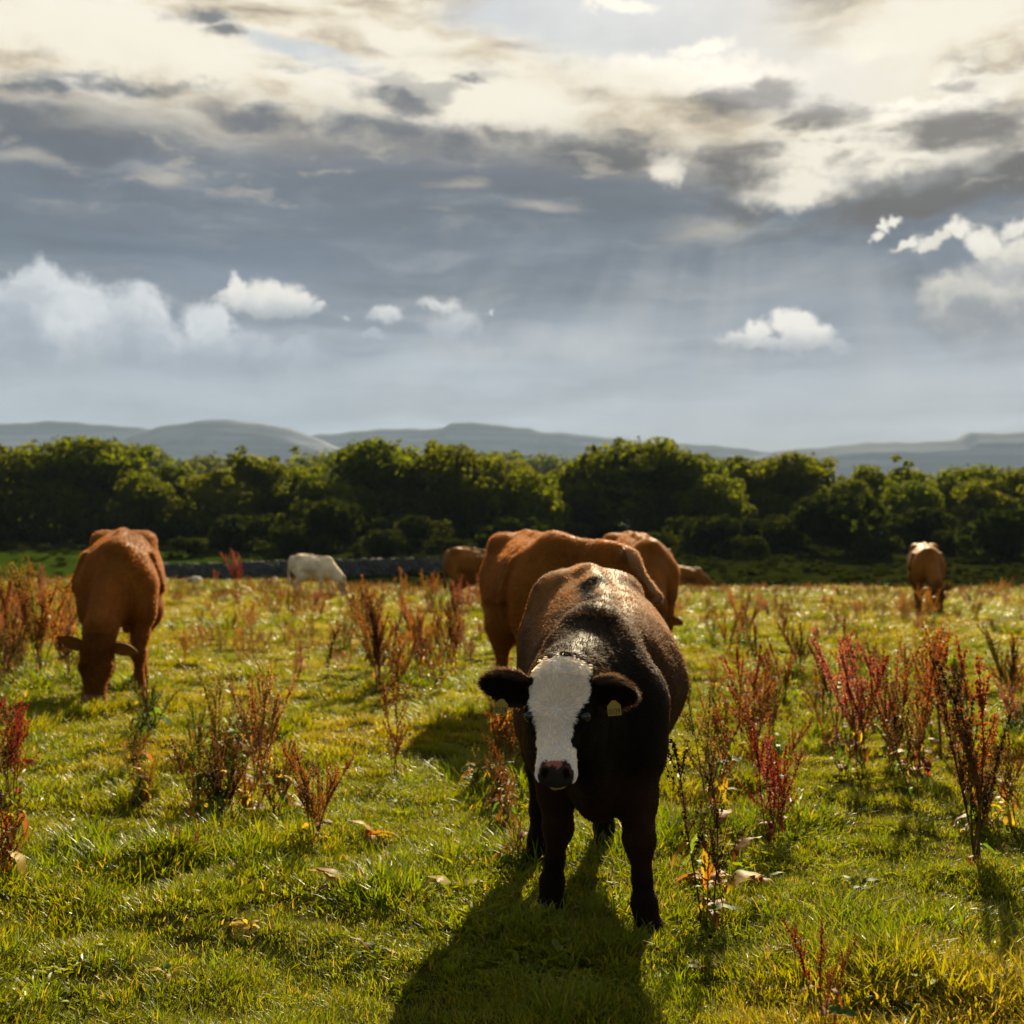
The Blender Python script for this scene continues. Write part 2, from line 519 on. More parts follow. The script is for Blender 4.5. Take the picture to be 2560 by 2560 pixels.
rr = [0.0, 0.6]
while rr[-1] < 70: rr.append(rr[-1] + 0.05 + rr[-1] * 0.012)
while rr[-1] < 200: rr.append(rr[-1] + 3.0)
while rr[-1] < 7400: rr.append(rr[-1] * 1.12)
NA = 420
aa = np.linspace(0, 2 * math.pi, NA, endpoint=False)
RR, AA = np.meshgrid(np.array(rr[1:]), aa, indexing='ij')
gx, gy = RR * np.sin(AA), RR * np.cos(AA)
gz = terrain(gx, gy)
gv = np.concatenate([[[0, 0, tz(0, 0)]], np.stack([gx, gy, gz], -1).reshape(-1, 3)])
nr = len(rr) - 1
ii, jj = np.meshgrid(np.arange(nr - 1), np.arange(NA), indexing='ij')
a0 = 1 + ii * NA + jj
a1 = 1 + ii * NA + (jj + 1) % NA
gq = np.stack([a0, a0 + NA, a1 + NA, a1], -1).reshape(-1, 4)[:, ::-1]
gf = np.concatenate([gq]).astype(np.int32)
gme = mesh_np('pasture', gv, gf, True)
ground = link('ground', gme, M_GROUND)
tag(ground, kind='structure')

# ------------------------------------------------------------------ grass (uncountable: one object)
def tuft_mesh(name, seed, n_blade, spread, h0, h1, wid, lean):
    r = np.random.default_rng(seed)
    vs, fs, at = [], [], []
    for i in range(n_blade):
        a, d = r.uniform(0, 2 * math.pi), spread * math.sqrt(r.uniform())
        x0, y0 = d * math.cos(a), d * math.sin(a)
        h = r.uniform(h0, h1) * (1 - 0.35 * d / spread)
        la = a + r.normal(0, 0.9)
        ln = lean * r.uniform(0.25, 1.3)
        tx, ty = -math.sin(la + r.normal(0, .6)), math.cos(la + r.normal(0, .6))
        w = wid * r.uniform(0.6, 1.3)
        br = r.uniform()
        b = len(vs)
        for t, ws in ((0, 1.0), (0.4, 0.95), (0.75, 0.6)):
            off = ln * h * t ** 1.9
            zz = h * (t - 0.28 * ln * t * t)
            px, py = x0 + off * math.cos(la), y0 + off * math.sin(la)
            for sgn in (-1, 1):
                vs.append((px + sgn * tx * w * ws * 0.5, py + sgn * ty * w * ws * 0.5, zz))
                at.append((br, t, 0))
        off = ln * h
        vs.append((x0 + off * math.cos(la), y0 + off * math.sin(la), h * (1 - 0.28 * ln)))
        at.append((br, 1, 0))
        fs += [[b, b + 1, b + 3, b + 2], [b + 2, b + 3, b + 5, b + 4], [b + 4, b + 5, b + 6]]
    me = mesh_np(name, np.array(vs), fs)
    aa_ = me.attributes.new('blade', 'FLOAT_VECTOR', 'POINT')
    aa_.data.foreach_set('vector', np.array(at, dtype=np.float32).ravel())
    me.materials.append(M_GRASS)
    return me


tcol = bpy.data.collections.new('turf_sources')
for i in range(6):
    tcol.objects.link(bpy.data.objects.new('turf_%02d' % i, tuft_mesh('turf', 40 + i, 46, 0.085, 0.020, 0.062, 0.0040, 0.85)))
for i in range(6, 9):
    tcol.objects.link(bpy.data.objects.new('turf_%02d' % i, tuft_mesh('tussock', 60 + i, 70, 0.06, 0.045, 0.115, 0.0044, 0.75)))
for i in range(9, 11):
    tcol.objects.link(bpy.data.objects.new('turf_%02d' % i, tuft_mesh('straw', 80 + i, 7, 0.10, 0.08, 0.17, 0.0022, 0.9)))


def forb_mesh(seed):
    r = np.random.default_rng(seed)
    vs, fs, at = [], [], []
    for i in range(12):
        a = r.uniform(0, 6.28)
        l_, w, up = r.uniform(.018, .042), r.uniform(.0055, .0105), r.uniform(.3, 1.1)
        x0, y0 = r.normal(0, .03, 2)
        br, b = r.uniform(0, .7), len(vs)
        for t, ws in ((0, .25), (.35, 1), (.7, .8), (1, .1)):
            rr_, zz = l_ * t * math.cos(up * (1 - .5 * t)), l_ * t * math.sin(up) * (1 - .25 * t) + .012
            for sg in (-1, 0, 1):
                vs.append((x0 + rr_ * math.cos(a) - sg * w * ws * math.sin(a), y0 + rr_ * math.sin(a) + sg * w * ws * math.cos(a), zz + .006 * abs(sg) * ws))
                at.append((br, t, 0))
        for k in range(3):
            q = b + 3 * k
            fs += [[q, q + 1, q + 4, q + 3], [q + 1, q + 2, q + 5, q + 4]]
    me = mesh_np('forb', np.array(vs), fs)
    aa_ = me.attributes.new('blade', 'FLOAT_VECTOR', 'POINT')
    aa_.data.foreach_set('vector', np.array(at, dtype=np.float32).ravel())
    me.materials.append(M_GRASS)
    return me


for i in range(11, 14):
    tcol.objects.link(bpy.data.objects.new('turf_%02d' % i, forb_mesh(90 + i)))


def noise2(x, y, sc, seed):
    return vnoise(np.stack([x, y, np.zeros_like(x)], -1), sc, seed, 3)


pts, rots, scl, pick, tint = [], [], [], [], []
for (d0, d1, dens, s0) in ((1.6, 6.0, 760, 1.0), (6.0, 11.0, 380, 1.12), (11.0, 20.0, 120, 1.5), (20.0, 36.0, 44, 2.2), (36.0, 66.0, 18, 3.0)):
    half = R(38)
    area = half * (d1 * d1 - d0 * d0)
    k = int(area * dens)
    d = np.sqrt(rng.uniform(d0 * d0, d1 * d1, k))
    a = rng.uniform(-half, half, k)
    x, y = d * np.sin(a), d * np.cos(a)
    lush = noise2(x, y, 0.9, 3) * 0.65 + noise2(x, y, 0.16, 5) * 0.35
    tall = noise2(x, y, 1.7, 9)
    bare = noise2(x, y, 2.6, 21)
    crest = 46 + 14 * sstep(0.02, -0.22, x / y)
    keep = (y < crest + 6) & (rng.uniform(0, 1, k) > sstep(0.48, 0.34, bare) * 0.7)
    x, y, lush, tall = x[keep], y[keep], lush[keep], tall[keep]
    k = len(x)
    z = terrain(x, y) - 0.004
    pts.append(np.stack([x, y, z], -1))
    rots.append(np.stack([rng.normal(0, .12, k), rng.normal(0, .12, k), rng.uniform(0, 6.28, k)], -1))
    u = rng.uniform(0, 1, k)
    pk = rng.integers(0, 6, k)
    tuss = (tall > 0.64) & (u < 0.35) | (u < 0.03)
    pk = np.where(tuss, rng.integers(6, 9, k), pk)
    pk = np.where(rng.uniform(0, 1, k) < 0.05, rng.integers(9, 11, k), pk)
    forb = noise2(x, y, 1.3, 61) > .64
    pk = np.where(forb & (rng.uniform(0, 1, k) < 0.22) | (rng.uniform(0, 1, k) < .02), rng.integers(11, 14, k), pk)
    pick.append(pk)
    hs = s0 * rng.uniform(0.75, 1.25, k) * (0.72 + 0.7 * sstep(0.35, 0.7, tall))
    scl.append(np.stack([hs * rng.uniform(0.9, 1.3, k), hs * rng.uniform(0.9, 1.3, k), hs / (1 + 0.35 * (s0 - 1))], -1))
    L = sstep(0.36, 0.62, lush) * 0.75 + tuss * 0.25 + rng.normal(0, .08, k)
    dry = sstep(0.52, 0.3, lush) * 0.30 + 0.16 + rng.normal(0, .1, k)
    tint.append(np.stack([np.clip(L, 0, 1), np.clip(dry, 0, 1), rng.uniform(0, 1, k)], -1))
pts, rots, scl, pick, tint = (np.concatenate(q) for q in (pts, rots, scl, pick, tint))
gm = bpy.data.meshes.new('grass_points')
gm.vertices.add(len(pts))
gm.vertices.foreach_set('co', pts.astype(np.float32).ravel())
for nm, arr, typ, key in (('rot', rots, 'FLOAT_VECTOR', 'vector'), ('scl', scl, 'FLOAT_VECTOR', 'vector'), ('tint', tint, 'FLOAT_VECTOR', 'vector'), ('pick', pick, 'INT', 'value')):
    at = gm.attributes.new(nm, typ, 'POINT')
    at.data.foreach_set(key, arr.astype(np.int32 if typ == 'INT' else np.float32).ravel())


def scatter_group(name, coll):
    ng = bpy.data.node_groups.new(name, 'GeometryNodeTree')
    ng.interface.new_socket('Geometry', in_out='INPUT', socket_type='NodeSocketGeometry')
    ng.interface.new_socket('Geometry', in_out='OUTPUT', socket_type='NodeSocketGeometry')
    gi, go = ng.nodes.new('NodeGroupInput'), ng.nodes.new('NodeGroupOutput')
    ip = ng.nodes.new('GeometryNodeInstanceOnPoints')
    ci = ng.nodes.new('GeometryNodeCollectionInfo')
    ci.inputs['Collection'].default_value = coll
    ci.inputs['Separate Children'].default_value = True
    ci.inputs['Reset Children'].default_value = True
    ip.inputs['Pick Instance'].default_value = True

    def na(nm, typ):
        q = ng.nodes.new('GeometryNodeInputNamedAttribute')
        q.data_type = typ
        q.inputs['Name'].default_value = nm
        return q.outputs['Attribute']
    er = ng.nodes.new('FunctionNodeEulerToRotation')
    L = ng.links.new
    L(na('rot', 'FLOAT_VECTOR'), er.inputs[0])
    L(gi.outputs[0], ip.inputs['Points'])
    L(ci.outputs[0], ip.inputs['Instance'])
    L(na('pick', 'INT'), ip.inputs['Instance Index'])
    L(er.outputs[0], ip.inputs['Rotation'])
    L(na('scl', 'FLOAT_VECTOR'), ip.inputs['Scale'])
    L(ip.outputs[0], go.inputs[0])
    return ng


grass = link('grass', gm)
tag(grass, kind='stuff')
md = grass.modifiers.new('scatter', 'NODES')
md.node_group = scatter_group('grass_scatter', tcol)

# ------------------------------------------------------------------ hills
def hill_mat():
    m, n, out = new_mat('hazed_limestone')
    g = n.new('ShaderNodeNewGeometry')
    s = n.new('ShaderNodeSeparateXYZ')
    n.put(s.inputs[0], g.outputs['Position'])
    q = n.xyz(n.m('MULTIPLY', s.outputs[0], 0.0012), n.m('MULTIPLY', s.outputs[1], 0.0012), n.m('MULTIPLY', s.outputs[2], 0.022))
    t = n.noise(q, 1.6, 6.0, 0.6)
    t2 = n.noise(g.outputs['Position'], 0.004, 6.0, 0.6)
    c = n.mix(n.smooth(t, 0.38, 0.62), (0.15, 0.175, 0.20), (0.255, 0.28, 0.32))  # limestone grey with the blue haze of distance mixed into the colour
    c = n.mix(n.smooth(t2, 0.45, 0.7), c, (0.14, 0.165, 0.17))
    p = n.new('ShaderNodeBsdfPrincipled')
    n.put(p.inputs['Base Color'], c)
    p.inputs['Roughness'].default_value = 0.95
    p.inputs['Specular IOR Level'].default_value = 0.0
    n.t.links.new(p.outputs[0], out.inputs[0])
    return m


M_HILL = hill_mat()


def hill(prof, Y, depth):
    """ridge profile given as picture points at distance Y, built as a rounded, terraced hill with depth"""
    prof = [(prof[0][0] - 420, 1420)] + list(prof) + [(prof[-1][0] + 420, 1420)]      # the flanks run down to the plain
    xs = np.linspace(prof[0][0], prof[-1][0], 190)
    ys = np.interp(xs, [p_[0] for p_ in prof], [p_[1] for p_ in prof])
    ker = np.array([1, 8, 1.]) / 10
    ys = ys + np.array([1.4 * math.sin(q * .031) + .9 * math.sin(q * .083 + 1) for q in xs])
    ys = np.convolve(np.pad(ys, 1, mode='edge'), ker, 'valid')
    vs = []
    rows = np.linspace(-1, 1, 41)
    for r_ in rows:
        for px, py in zip(xs, ys):
            dx, dz = ray(px, py)
            H = CAMH + dz * Y + 12
            f = (1 - abs(r_) ** 1.5) if r_ <= 0 else (1 - r_ ** 2)
            st = 9
            ft = (math.floor(f * st) + sstep(0.35, 0.95, f * st - math.floor(f * st))) / st
            f = f * 0.72 + float(ft) * 0.28 if r_ < 0 else f
            x = dx * Y
            wob = 60 * math.sin(x * 0.004 + r_ * 5) * (1 - f)
            vs.append((x + wob, Y + r_ * depth, -12 + H * f))
    nx = len(xs)
    i, j = np.meshgrid(np.arange(len(rows) - 1), np.arange(nx - 1), indexing='ij')
    a = i * nx + j
    f = np.stack([a, a + 1, a + nx + 1, a + nx], -1).reshape(-1, 4)
    o = link('hill', mesh_np('hill', np.array(vs), f, True), M_HILL)
    tag(o, kind='structure')
    return o


hill([(-900, 1120), (-500, 1075), (-200, 1065), (0, 1058), (130, 1052), (260, 1060), (370, 1072), (520, 1110), (700, 1190)], 6000, 560)
hill([(150, 1190), (250, 1140), (330, 1090), (400, 1066), (460, 1056), (530, 1049), (620, 1053), (690, 1062), (730, 1074), (770, 1088), (880, 1130), (1000, 1190)], 4600, 560)
hill([(600, 1170), (700, 1110), (790, 1086), (900, 1076), (1010, 1071), (1112, 1070), (1126, 1056), (1215, 1058), (1325, 1070), (1345, 1080), (1450, 1084),
      (1620, 1106), (1700, 1108), (1850, 1118), (1930, 1131), (2050, 1150), (2200, 1190)], 5300, 560)
hill([(1750, 1190), (1850, 1148), (1935, 1130), (2050, 1117), (2120, 1110), (2240, 1105), (2390, 1101), (2400, 1100), (2416, 1080), (2480, 1081), (2560, 1080),
      (2800, 1078), (3100, 1095), (3500, 1140)], 4200, 560)

# ------------------------------------------------------------------ trees and bushes
def tree_col(n):
    oi = n.new('ShaderNodeObjectInfo')
    a = attr(n, 'leaf')
    s = n.new('ShaderNodeSeparateXYZ')
    n.put(s.inputs[0], a.outputs['Vector'])
    c = n.mix(s.outputs[0], (0.050, 0.074, 0.004), (0.105, 0.122, 0.005))
    c = n.mix(n.m('MULTIPLY', oi.outputs['Random'], 0.45), c, (0.088, 0.082, 0.006))
    return c


M_TREE = leafy('tree_leaves', tree_col, trans=0.56, rough=0.8, spec=0.04, tboost=(1.7, 1.65, 0.5))
M_SCRUB = leafy('scrub_leaves', lambda n: n.mix(n.new('ShaderNodeObjectInfo').outputs['Random'], (0.018, 0.029, 0.003), (0.032, 0.042, 0.005)), trans=0.38, rough=0.9, spec=0.0)
m, n, out = new_mat('bark')
p = n.new('ShaderNodeBsdfPrincipled')
n.put(p.inputs['Base Color'], n.mix(n.noise(n.new('ShaderNodeTexCoord').outputs['Object'], 6.0), (0.03, 0.024, 0.016), (0.10, 0.085, 0.06)))
p.inputs['Roughness'].default_value = 0.9
n.t.links.new(p.outputs[0], out.inputs[0])
M_BARK = m


def tube(vs, fs, path, radii, sides=6):
    b0 = len(vs)
    path = [Vector(q) for q in path]
    for i, q in enumerate(path):
        d = (path[min(i + 1, len(path) - 1)] - path[max(i - 1, 0)]).normalized()
        u = d.cross(Vector((0.3, 0.9, 0.1)) if abs(d.y) < 0.9 else Vector((1, 0, 0))).normalized()
        w = d.cross(u)
        for k in range(sides):
            an = 2 * math.pi * k / sides
            vs.append(tuple(q + (u * math.cos(an) + w * math.sin(an)) * radii[i]))
    for i in range(len(path) - 1):
        for k in range(sides):
            a = b0 + i * sides + k
            b = b0 + i * sides + (k + 1) % sides
            fs.append([a, b, b + sides, a + sides])


def leaf_quads(C, Nn, size, r):
    """one bent quad per leaf clump at C, facing roughly Nn"""
    k = len(C)
    nn = Nn + r.normal(0, 0.42, (k, 3))
    nn /= np.linalg.norm(nn, axis=1, keepdims=True)
    t = np.cross(nn, r.normal(0, 1, (k, 3)))
    t /= np.linalg.norm(t, axis=1, keepdims=True)
    b = np.cross(nn, t)
    s = (size * r.uniform(0.55, 1.3, k))[:, None]
    v = np.stack([C - t * s * 0.6, C - b * s * 0.42 + nn * s * 0.10, C + t * s * 0.6, C + b * s * 0.42 + nn * s * 0.10], 1)
    return v.reshape(-1, 3), np.arange(4 * k).reshape(-1, 4)


def crown_mesh(name, seed, w, h, z0, lobes, per, size):
    r = np.random.default_rng(seed)
    Vs, Fs, At, off = [], [], [], 0
    for i in range(lobes):
        t = r.uniform(0, 1) if i > 3 else 0.82
        zc = z0 + (h - z0) * (0.10 + 0.72 * t)
        rad = w * 0.5 * math.sqrt(max(0.05, 1 - ((t - 0.32) / 0.80) ** 2)) * 0.72
        a = r.uniform(0, 2 * math.pi)
        q = math.sqrt(r.uniform(0.05, 1))
        lr = w * r.uniform(0.11, 0.24)
        if i % 4 == 3 and lobes > 12:           # small sprays breaking the outline
            lr, q = w * r.uniform(0.05, 0.10), r.uniform(0.95, 1.45)
            zc = min(zc + h * r.uniform(0.0, 0.22), h * 0.97)
        c = np.array([rad * q * math.cos(a), rad * q * math.sin(a), zc])
        lr = min(lr, max(h - zc, w * 0.05) * 1.02)
        k = int(per * (lr / (w * 0.21)) ** 2)
        d = r.normal(0, 1, (k, 3))
        d /= np.linalg.norm(d, axis=1, keepdims=True)
        bump = 1 + 0.16 * np.sin(d[:, 0] * 7 + i) * np.sin(d[:, 1] * 6 + 2 * i) + 0.12 * np.sin(d[:, 2] * 9 + i)
        P = c + d * (lr * (0.80 + 0.22 * np.sqrt(r.uniform(0, 1, k))) * bump)[:, None] * np.array([1, 1, 0.86])
        ok = P[:, 2] > 0.05
        P, d = P[ok], d[ok]
        v, f = leaf_quads(P, d, size, r)
        Vs.append(v)
        Fs.append(f + off)
        At.append(np.repeat(np.stack([r.uniform(0, 1, len(P)) * 0.6 + 0.4 * r.uniform(), np.zeros(len(P)), np.zeros(len(P))], -1), 4, 0))
        off += len(v)
    me = mesh_np(name, np.concatenate(Vs), np.concatenate(Fs))
    at = me.attributes.new('leaf', 'FLOAT_VECTOR', 'POINT')
    at.data.foreach_set('vector', np.concatenate(At).astype(np.float32).ravel())
    return me


def trunk_mesh(seed, w, h):
    r = random.Random(seed)
    vs, fs = [], []
    tube(vs, fs, [(0, 0, -0.4), (0.08, 0.02, h * .18), (0.02, 0.1, h * .42), (0.15, 0.0, h * .72)], [w * .042, w * .032, w * .024, w * .009], 8)
    for k in range(7):
        a, z = r.uniform(0, 6.28), h * r.uniform(0.16, 0.5)
        e = w * r.uniform(0.22, 0.38)
        tube(vs, fs, [(0.06, 0.05, z), (e * .5 * math.cos(a), e * .5 * math.sin(a), z + h * .10), (e * math.cos(a), e * math.sin(a), z + h * r.uniform(.18, .34))],
             [w * .018, w * .012, w * .004], 5)
    return mesh_np('tree_trunk', np.array(vs), fs, True)


TREES = []
for i, (w_, h_, lo) in enumerate(((10, 10, 17), (11, 10, 19), (9, 10, 15), (12, 10, 21), (8, 10, 14), (10, 10, 18))):
    cm_ = crown_mesh('tree_crown', 100 + i, w_, h_, 0.3, lo + 22, 480, 0.43)
    zs_ = np.empty(len(cm_.vertices) * 3, np.float32)
    cm_.vertices.foreach_get('co', zs_)
    TREES.append((cm_, trunk_mesh(200 + i, w_, h_), float(np.percentile(zs_[2::3], 99.3))))


def tree(px, top, Y, proto, label, group, wide=1.0, name='broadleaf_tree'):
    dx, dz = ray(px, top)
    x = dx * Y
    z0 = tz(x, Y) - 0.15
    hgt = CAMH + dz * Y - z0
    o = bpy.data.objects.new(name, None)
    COL.objects.link(o)
    o.location = (x, Y, z0)
    s = hgt / TREES[proto][2]
    o.scale = (s * wide, s * wide, s)
    o.rotation_euler = (0, 0, rng.uniform(0, 6.28))
    tag(o, label, 'tree', group)
    cr, tk = TREES[proto][:2]
    link('crown', cr, M_TREE, o)
    link('trunk', tk, M_BARK, o)
    return o


TL = 'trees of the tree line behind the pasture'
front_trees = [
    (-60, 1122, 138, 0, 1.0, 'tree cut by the left picture edge at the end of the tree line'),
    (75, 1165, 150, 4, 1.0, 'low tree in the notch right of the leftmost tree'),
    (165, 1106, 140, 3, 1.0, 'tall broad tree behind the big brown cow, left half of the high hump'),
    (262, 1106, 137, 1, 0.95, 'tall bushy green tree rising straight above the big grazing brown cow'),
    (355, 1186, 132, 2, 1.0, 'round yellow-green tree sloping down right of the tall hump above the brown cow'),
    (455, 1172, 141, 5, 1.0, 'low wide tree under the rounded limestone hill, left one of two'),
    (545, 1184, 133, 0, 1.0, 'full dark tree under the rounded hill, in front of the low wide one'),
    (640, 1143, 140, 4, 1.15, 'pointed green tree under the right shoulder of the rounded hill'),
    (735, 1166, 143, 2, 1.15, 'tree straight above the white cow, just left of the tallest middle crown'),
    (800, 1192, 131, 5, 0.95, 'low front tree above and right of the white cow'),
    (945, 1108, 139, 1, 1.0, 'tall round tree in the middle left, with a notch of sky on its left'),
    (1045, 1140, 142, 4, 1.1, 'tree right of the tall round middle tree, in front of the flat hilltop'),
    (1130, 1117, 138, 2, 1.0, 'spiky topped tree under the step of the flat hilltop'),
    (1235, 1150, 136, 3, 1.0, 'broad tree behind the rump of the standing brown cow'),
    (1330, 1184, 130, 0, 0.95, 'round front tree with a lit right edge above the standing brown cow'),
    (1435, 1168, 144, 5, 1.0, 'tree filling the dip above the calf'),
    (1500, 1128, 141, 4, 1.1, 'knobbly tree left beside the high dome right of the calf'),
    (1590, 1108, 139, 3, 1.0, 'tall domed tree, highest crown right of the calf'),
    (1700, 1138, 136, 1, 0.95, 'right shoulder tree of the tall dome right of the calf'),
    (1835, 1146, 143, 2, 1.15, 'tree with a bumpy top in the middle of the right half'),
    (1800, 1195, 131, 0, 0.95, 'front tree with bright yellow-green top below the bumpy one'),
    (1990, 1140, 137, 1, 1.0, 'tall tree with autumn tinted top, sky notch on its left'),
    (2100, 1204, 132, 5, 1.05, 'low front tree between the autumn tinted tree and the right cow'),
    (2215, 1163, 142, 4, 1.15, 'dark rounded tree up left of the right hand brown cow'),
    (2275, 1205, 130, 2, 1.05, 'lit lumpy front tree above the right hand brown cow'),
    (2410, 1172, 140, 3, 1.0, 'wide tree up right of the right hand brown cow'),
    (2480, 1205, 131, 0, 1.0, 'low front tree close to the right picture edge'),
    (2570, 1172, 138, 1, 1.0, 'tree cut by the right picture edge'),
]
for (px, top, Y, pr, wd, lab) in front_trees:
    tree(px, top, Y, pr, lab, TL, wd * 1.10)
# trees beside the view, so the line goes on
for k, px in enumerate(()):
    tree(px, 1135 + (k * 37) % 40, 138 + k % 3 * 4, k % 6, 'green tree of the line beyond the picture edge', TL, 1.05)
far_labels = ['small dark blue tree far behind the notch at the left', 'dark far tree showing right of the high hump at the left', 'second dark far tree right of the high hump, lower',
              'far dark tree low under the rounded hill', 'far dark tree at the right foot of the rounded hill, left one', 'far dark tree at the right foot of the rounded hill, taller right one',
              'far dark tree peeping above the middle tree line', 'far dark tree left of the knobbly tree', 'far dark tree in the sky notch left of the autumn tinted tree', 'far dark tree at the right between two crowns']
for k, (px, top) in enumerate(((60, 1130), (325, 1122), (365, 1138), (520, 1146), (780, 1150), (828, 1138), (1205, 1134), (1350, 1146), (1895, 1164), (2310, 1186))):
    tree(px, top, 420 + 17 * k, (k * 5 + 2) % 6, far_labels[k], 'far trees behind the tree line', 1.15)

BUSH = [crown_mesh('bush_leaves', 300 + i, 4.6, 2.6, -0.3, 9, 330, 0.30) for i in range(3)]


def bush(px, base_y, Y, s, k, label, group):
    dx, dz = ray(px, base_y)
    o = link('bush', BUSH[k], M_SCRUB, None, (dx * Y, Y, tz(dx * Y, Y) - 0.1), (0, 0, rng.uniform(0, 6.28)), (s * rng.uniform(.9, 1.3), s, s * rng.uniform(0.75, 1.1)))
    tag(o, label, 'bush', group)
    return o


bl = [(-20, 1.1, 'bush at the left picture edge under the trees'), (120, 0.9, 'small dark bush left of the big brown cow'), (260, 1.2, 'yellowish bush right behind the back of the big brown cow'),
      (420, 1.2, 'dark bush right of the big brown cow'), (560, 1.1, 'dark bush up left of the white cow'), (690, 1.3, 'dark bush behind the white cow'), (830, 1.2, 'dark bush up right of the white cow'),
      (960, 1.2, 'dark bush behind the stone wall'), (1090, 1.1, 'dark bush left of the half hidden brown cow'), (1210, 1.0, 'dark bush behind the half hidden brown cow'), (1440, 1.2, 'dark bush behind the head of the standing brown cow'),
      (1620, 1.1, 'dark bush behind the rearmost grazing cow'), (1760, 1.3, 'dark green mound of bush right of the grazing cows'), (1900, 1.3, 'dark bush middle of the right half'), (2050, 1.2, 'dark bush left of the right hand brown cow'),
      (2200, 1.3, 'dark bush directly up left of the right hand brown cow'), (2350, 1.2, 'dark bush behind the right hand brown cow'), (2500, 1.2, 'dark bush near the right picture edge')]
for k, (px, s, lab) in enumerate(bl):
    bush(px, 1350, 124 + (k * 7) % 6, s, k % 3, lab, 'bushes at the foot of the tree line')

for k, px in enumerate((1650, 1765, 1870, 1985, 2095, 2190, 2300, 2405, 2500, 2600)):
    bush(px + (k * 37) % 50 - 25, 1380, 102 + (k * 11) % 17, (1.1, 1.9, .8, 1.5, 2.2, 1.0, 1.7, .9, 2.0, 1.3)[k], k % 3, 'dark bush in the nearer hedge right of the calf, %s from left' % ['first', 'second', 'third', 'fourth', 'fifth', 'sixth', 'seventh', 'eighth', 'ninth', 'tenth'][k], 'bushes of the nearer hedge')
for k, px in enumerate((500, 610, 720, 840, 950, 1060, 1170, 1290)):
    bush(px + (k * 41) % 60 - 30, 1370, 108 + (k * 7) % 13, (.9, 1.6, 1.1, 2.0, 1.0, 1.4, .8, 1.7)[k], (k + 1) % 3, 'dark bush standing behind the stone wall, %s from left' % ['first', 'second', 'third', 'fourth', 'fifth', 'sixth', 'seventh', 'eighth'][k], 'bushes behind the stone wall')

# low scrub on the rough ground between crest and trees: uncountable
scol = bpy.data.collections.new('scrub_sources')
for i in range(3):
    me = crown_mesh('scrub_clump', 400 + i, 1.6, 0.8, -0.2, 6, 90, 0.17)
    me.materials.append(M_SCRUB)
    scol.objects.link(bpy.data.objects.new('scrub_%d' % i, me))
k = 1500
y = rng.uniform(114, 128, k)
t = rng.uniform(-0.62, 0.62, k)
x = t * y
keep = (t + noise2(x, y, 0.06, 31) * 0.1 > -0.17) | (y > 112)
keep &= rng.uniform(0, 1, k) < 0.35 + 0.65 * sstep(0.4, 0.6, noise2(x, y, 0.12, 33))
x, y = x[keep], y[keep]
ux, uy = rng.uniform(-1.1, 1.1, 1500), rng.uniform(139, 160, 1500)      # undergrowth of the wood
lx, ly = np.where(rng.uniform(0, 1, 1800) < .84, rng.uniform(-.14, .62, 1800), rng.uniform(-.6, -.14, 1800)), rng.uniform(66, 116, 1800)      # low rough herbage before it
x, y = np.concatenate([x, ux * uy, lx * ly]), np.concatenate([y, uy, ly])
k = len(x)
sm = bpy.data.meshes.new('scrub_points')
sm.vertices.add(k)
sm.vertices.foreach_set('co', np.stack([x, y, terrain(x, y) - 0.05], -1).astype(np.float32).ravel())
ss = rng.uniform(0.6, 1.3, k) * np.where(y > 139, 2.6, np.where(y < 114, 0.62, 1.0))
for nm, arr, typ, key in (('rot', np.stack([0 * x, 0 * x, rng.uniform(0, 6.28, k)], -1), 'FLOAT_VECTOR', 'vector'),
                          ('scl', np.stack([ss, ss, ss * rng.uniform(0.3, 0.9, k)], -1), 'FLOAT_VECTOR', 'vector'), ('pick', rng.integers(0, 3, k), 'INT', 'value')):
    at = sm.attributes.new(nm, typ, 'POINT')
    at.data.foreach_set(key, arr.astype(np.int32 if typ == 'INT' else np.float32).ravel())
scrub = link('scrub', sm)
tag(scrub, kind='stuff')
scrub.modifiers.new('scatter', 'NODES').node_group = scatter_group('scrub_scatter', scol)

# the wood goes on past both sides of the view as one mass
ncol = bpy.data.collections.new('wood_sources')
for i, q in enumerate(TREES):
    me = q[0].copy()
    if len(me.materials) == 0: me.materials.append(M_TREE)
    ncol.objects.link(bpy.data.objects.new('wood_%d' % i, me))
t = np.concatenate([np.arange(-1.25, -.50, .035), np.arange(.52, 1.25, .035)])
y = 138 + rng.uniform(-7, 7, len(t))
nm_ = bpy.data.meshes.new('woodland_points')
nm_.vertices.add(len(t))
nm_.vertices.foreach_set('co', np.stack([t * y, y, terrain(t * y, y) - .2], -1).astype(np.float32).ravel())
ss = rng.uniform(.85, 1.15, len(t))
for nm, arr, typ, key in (('rot', np.stack([0 * t, 0 * t, rng.uniform(0, 6.28, len(t))], -1), 'FLOAT_VECTOR', 'vector'), ('scl', np.stack([ss, ss, ss], -1), 'FLOAT_VECTOR', 'vector'), ('pick', rng.integers(0, 6, len(t)), 'INT', 'value')):
    at = nm_.attributes.new(nm, typ, 'POINT')
    at.data.foreach_set(key, arr.astype(np.int32 if typ == 'INT' else np.float32).ravel())
wood = link('woodland', nm_)
tag(wood, kind='stuff')
wood.modifiers.new('scatter', 'NODES').node_group = scatter_group('wood_scatter', ncol)

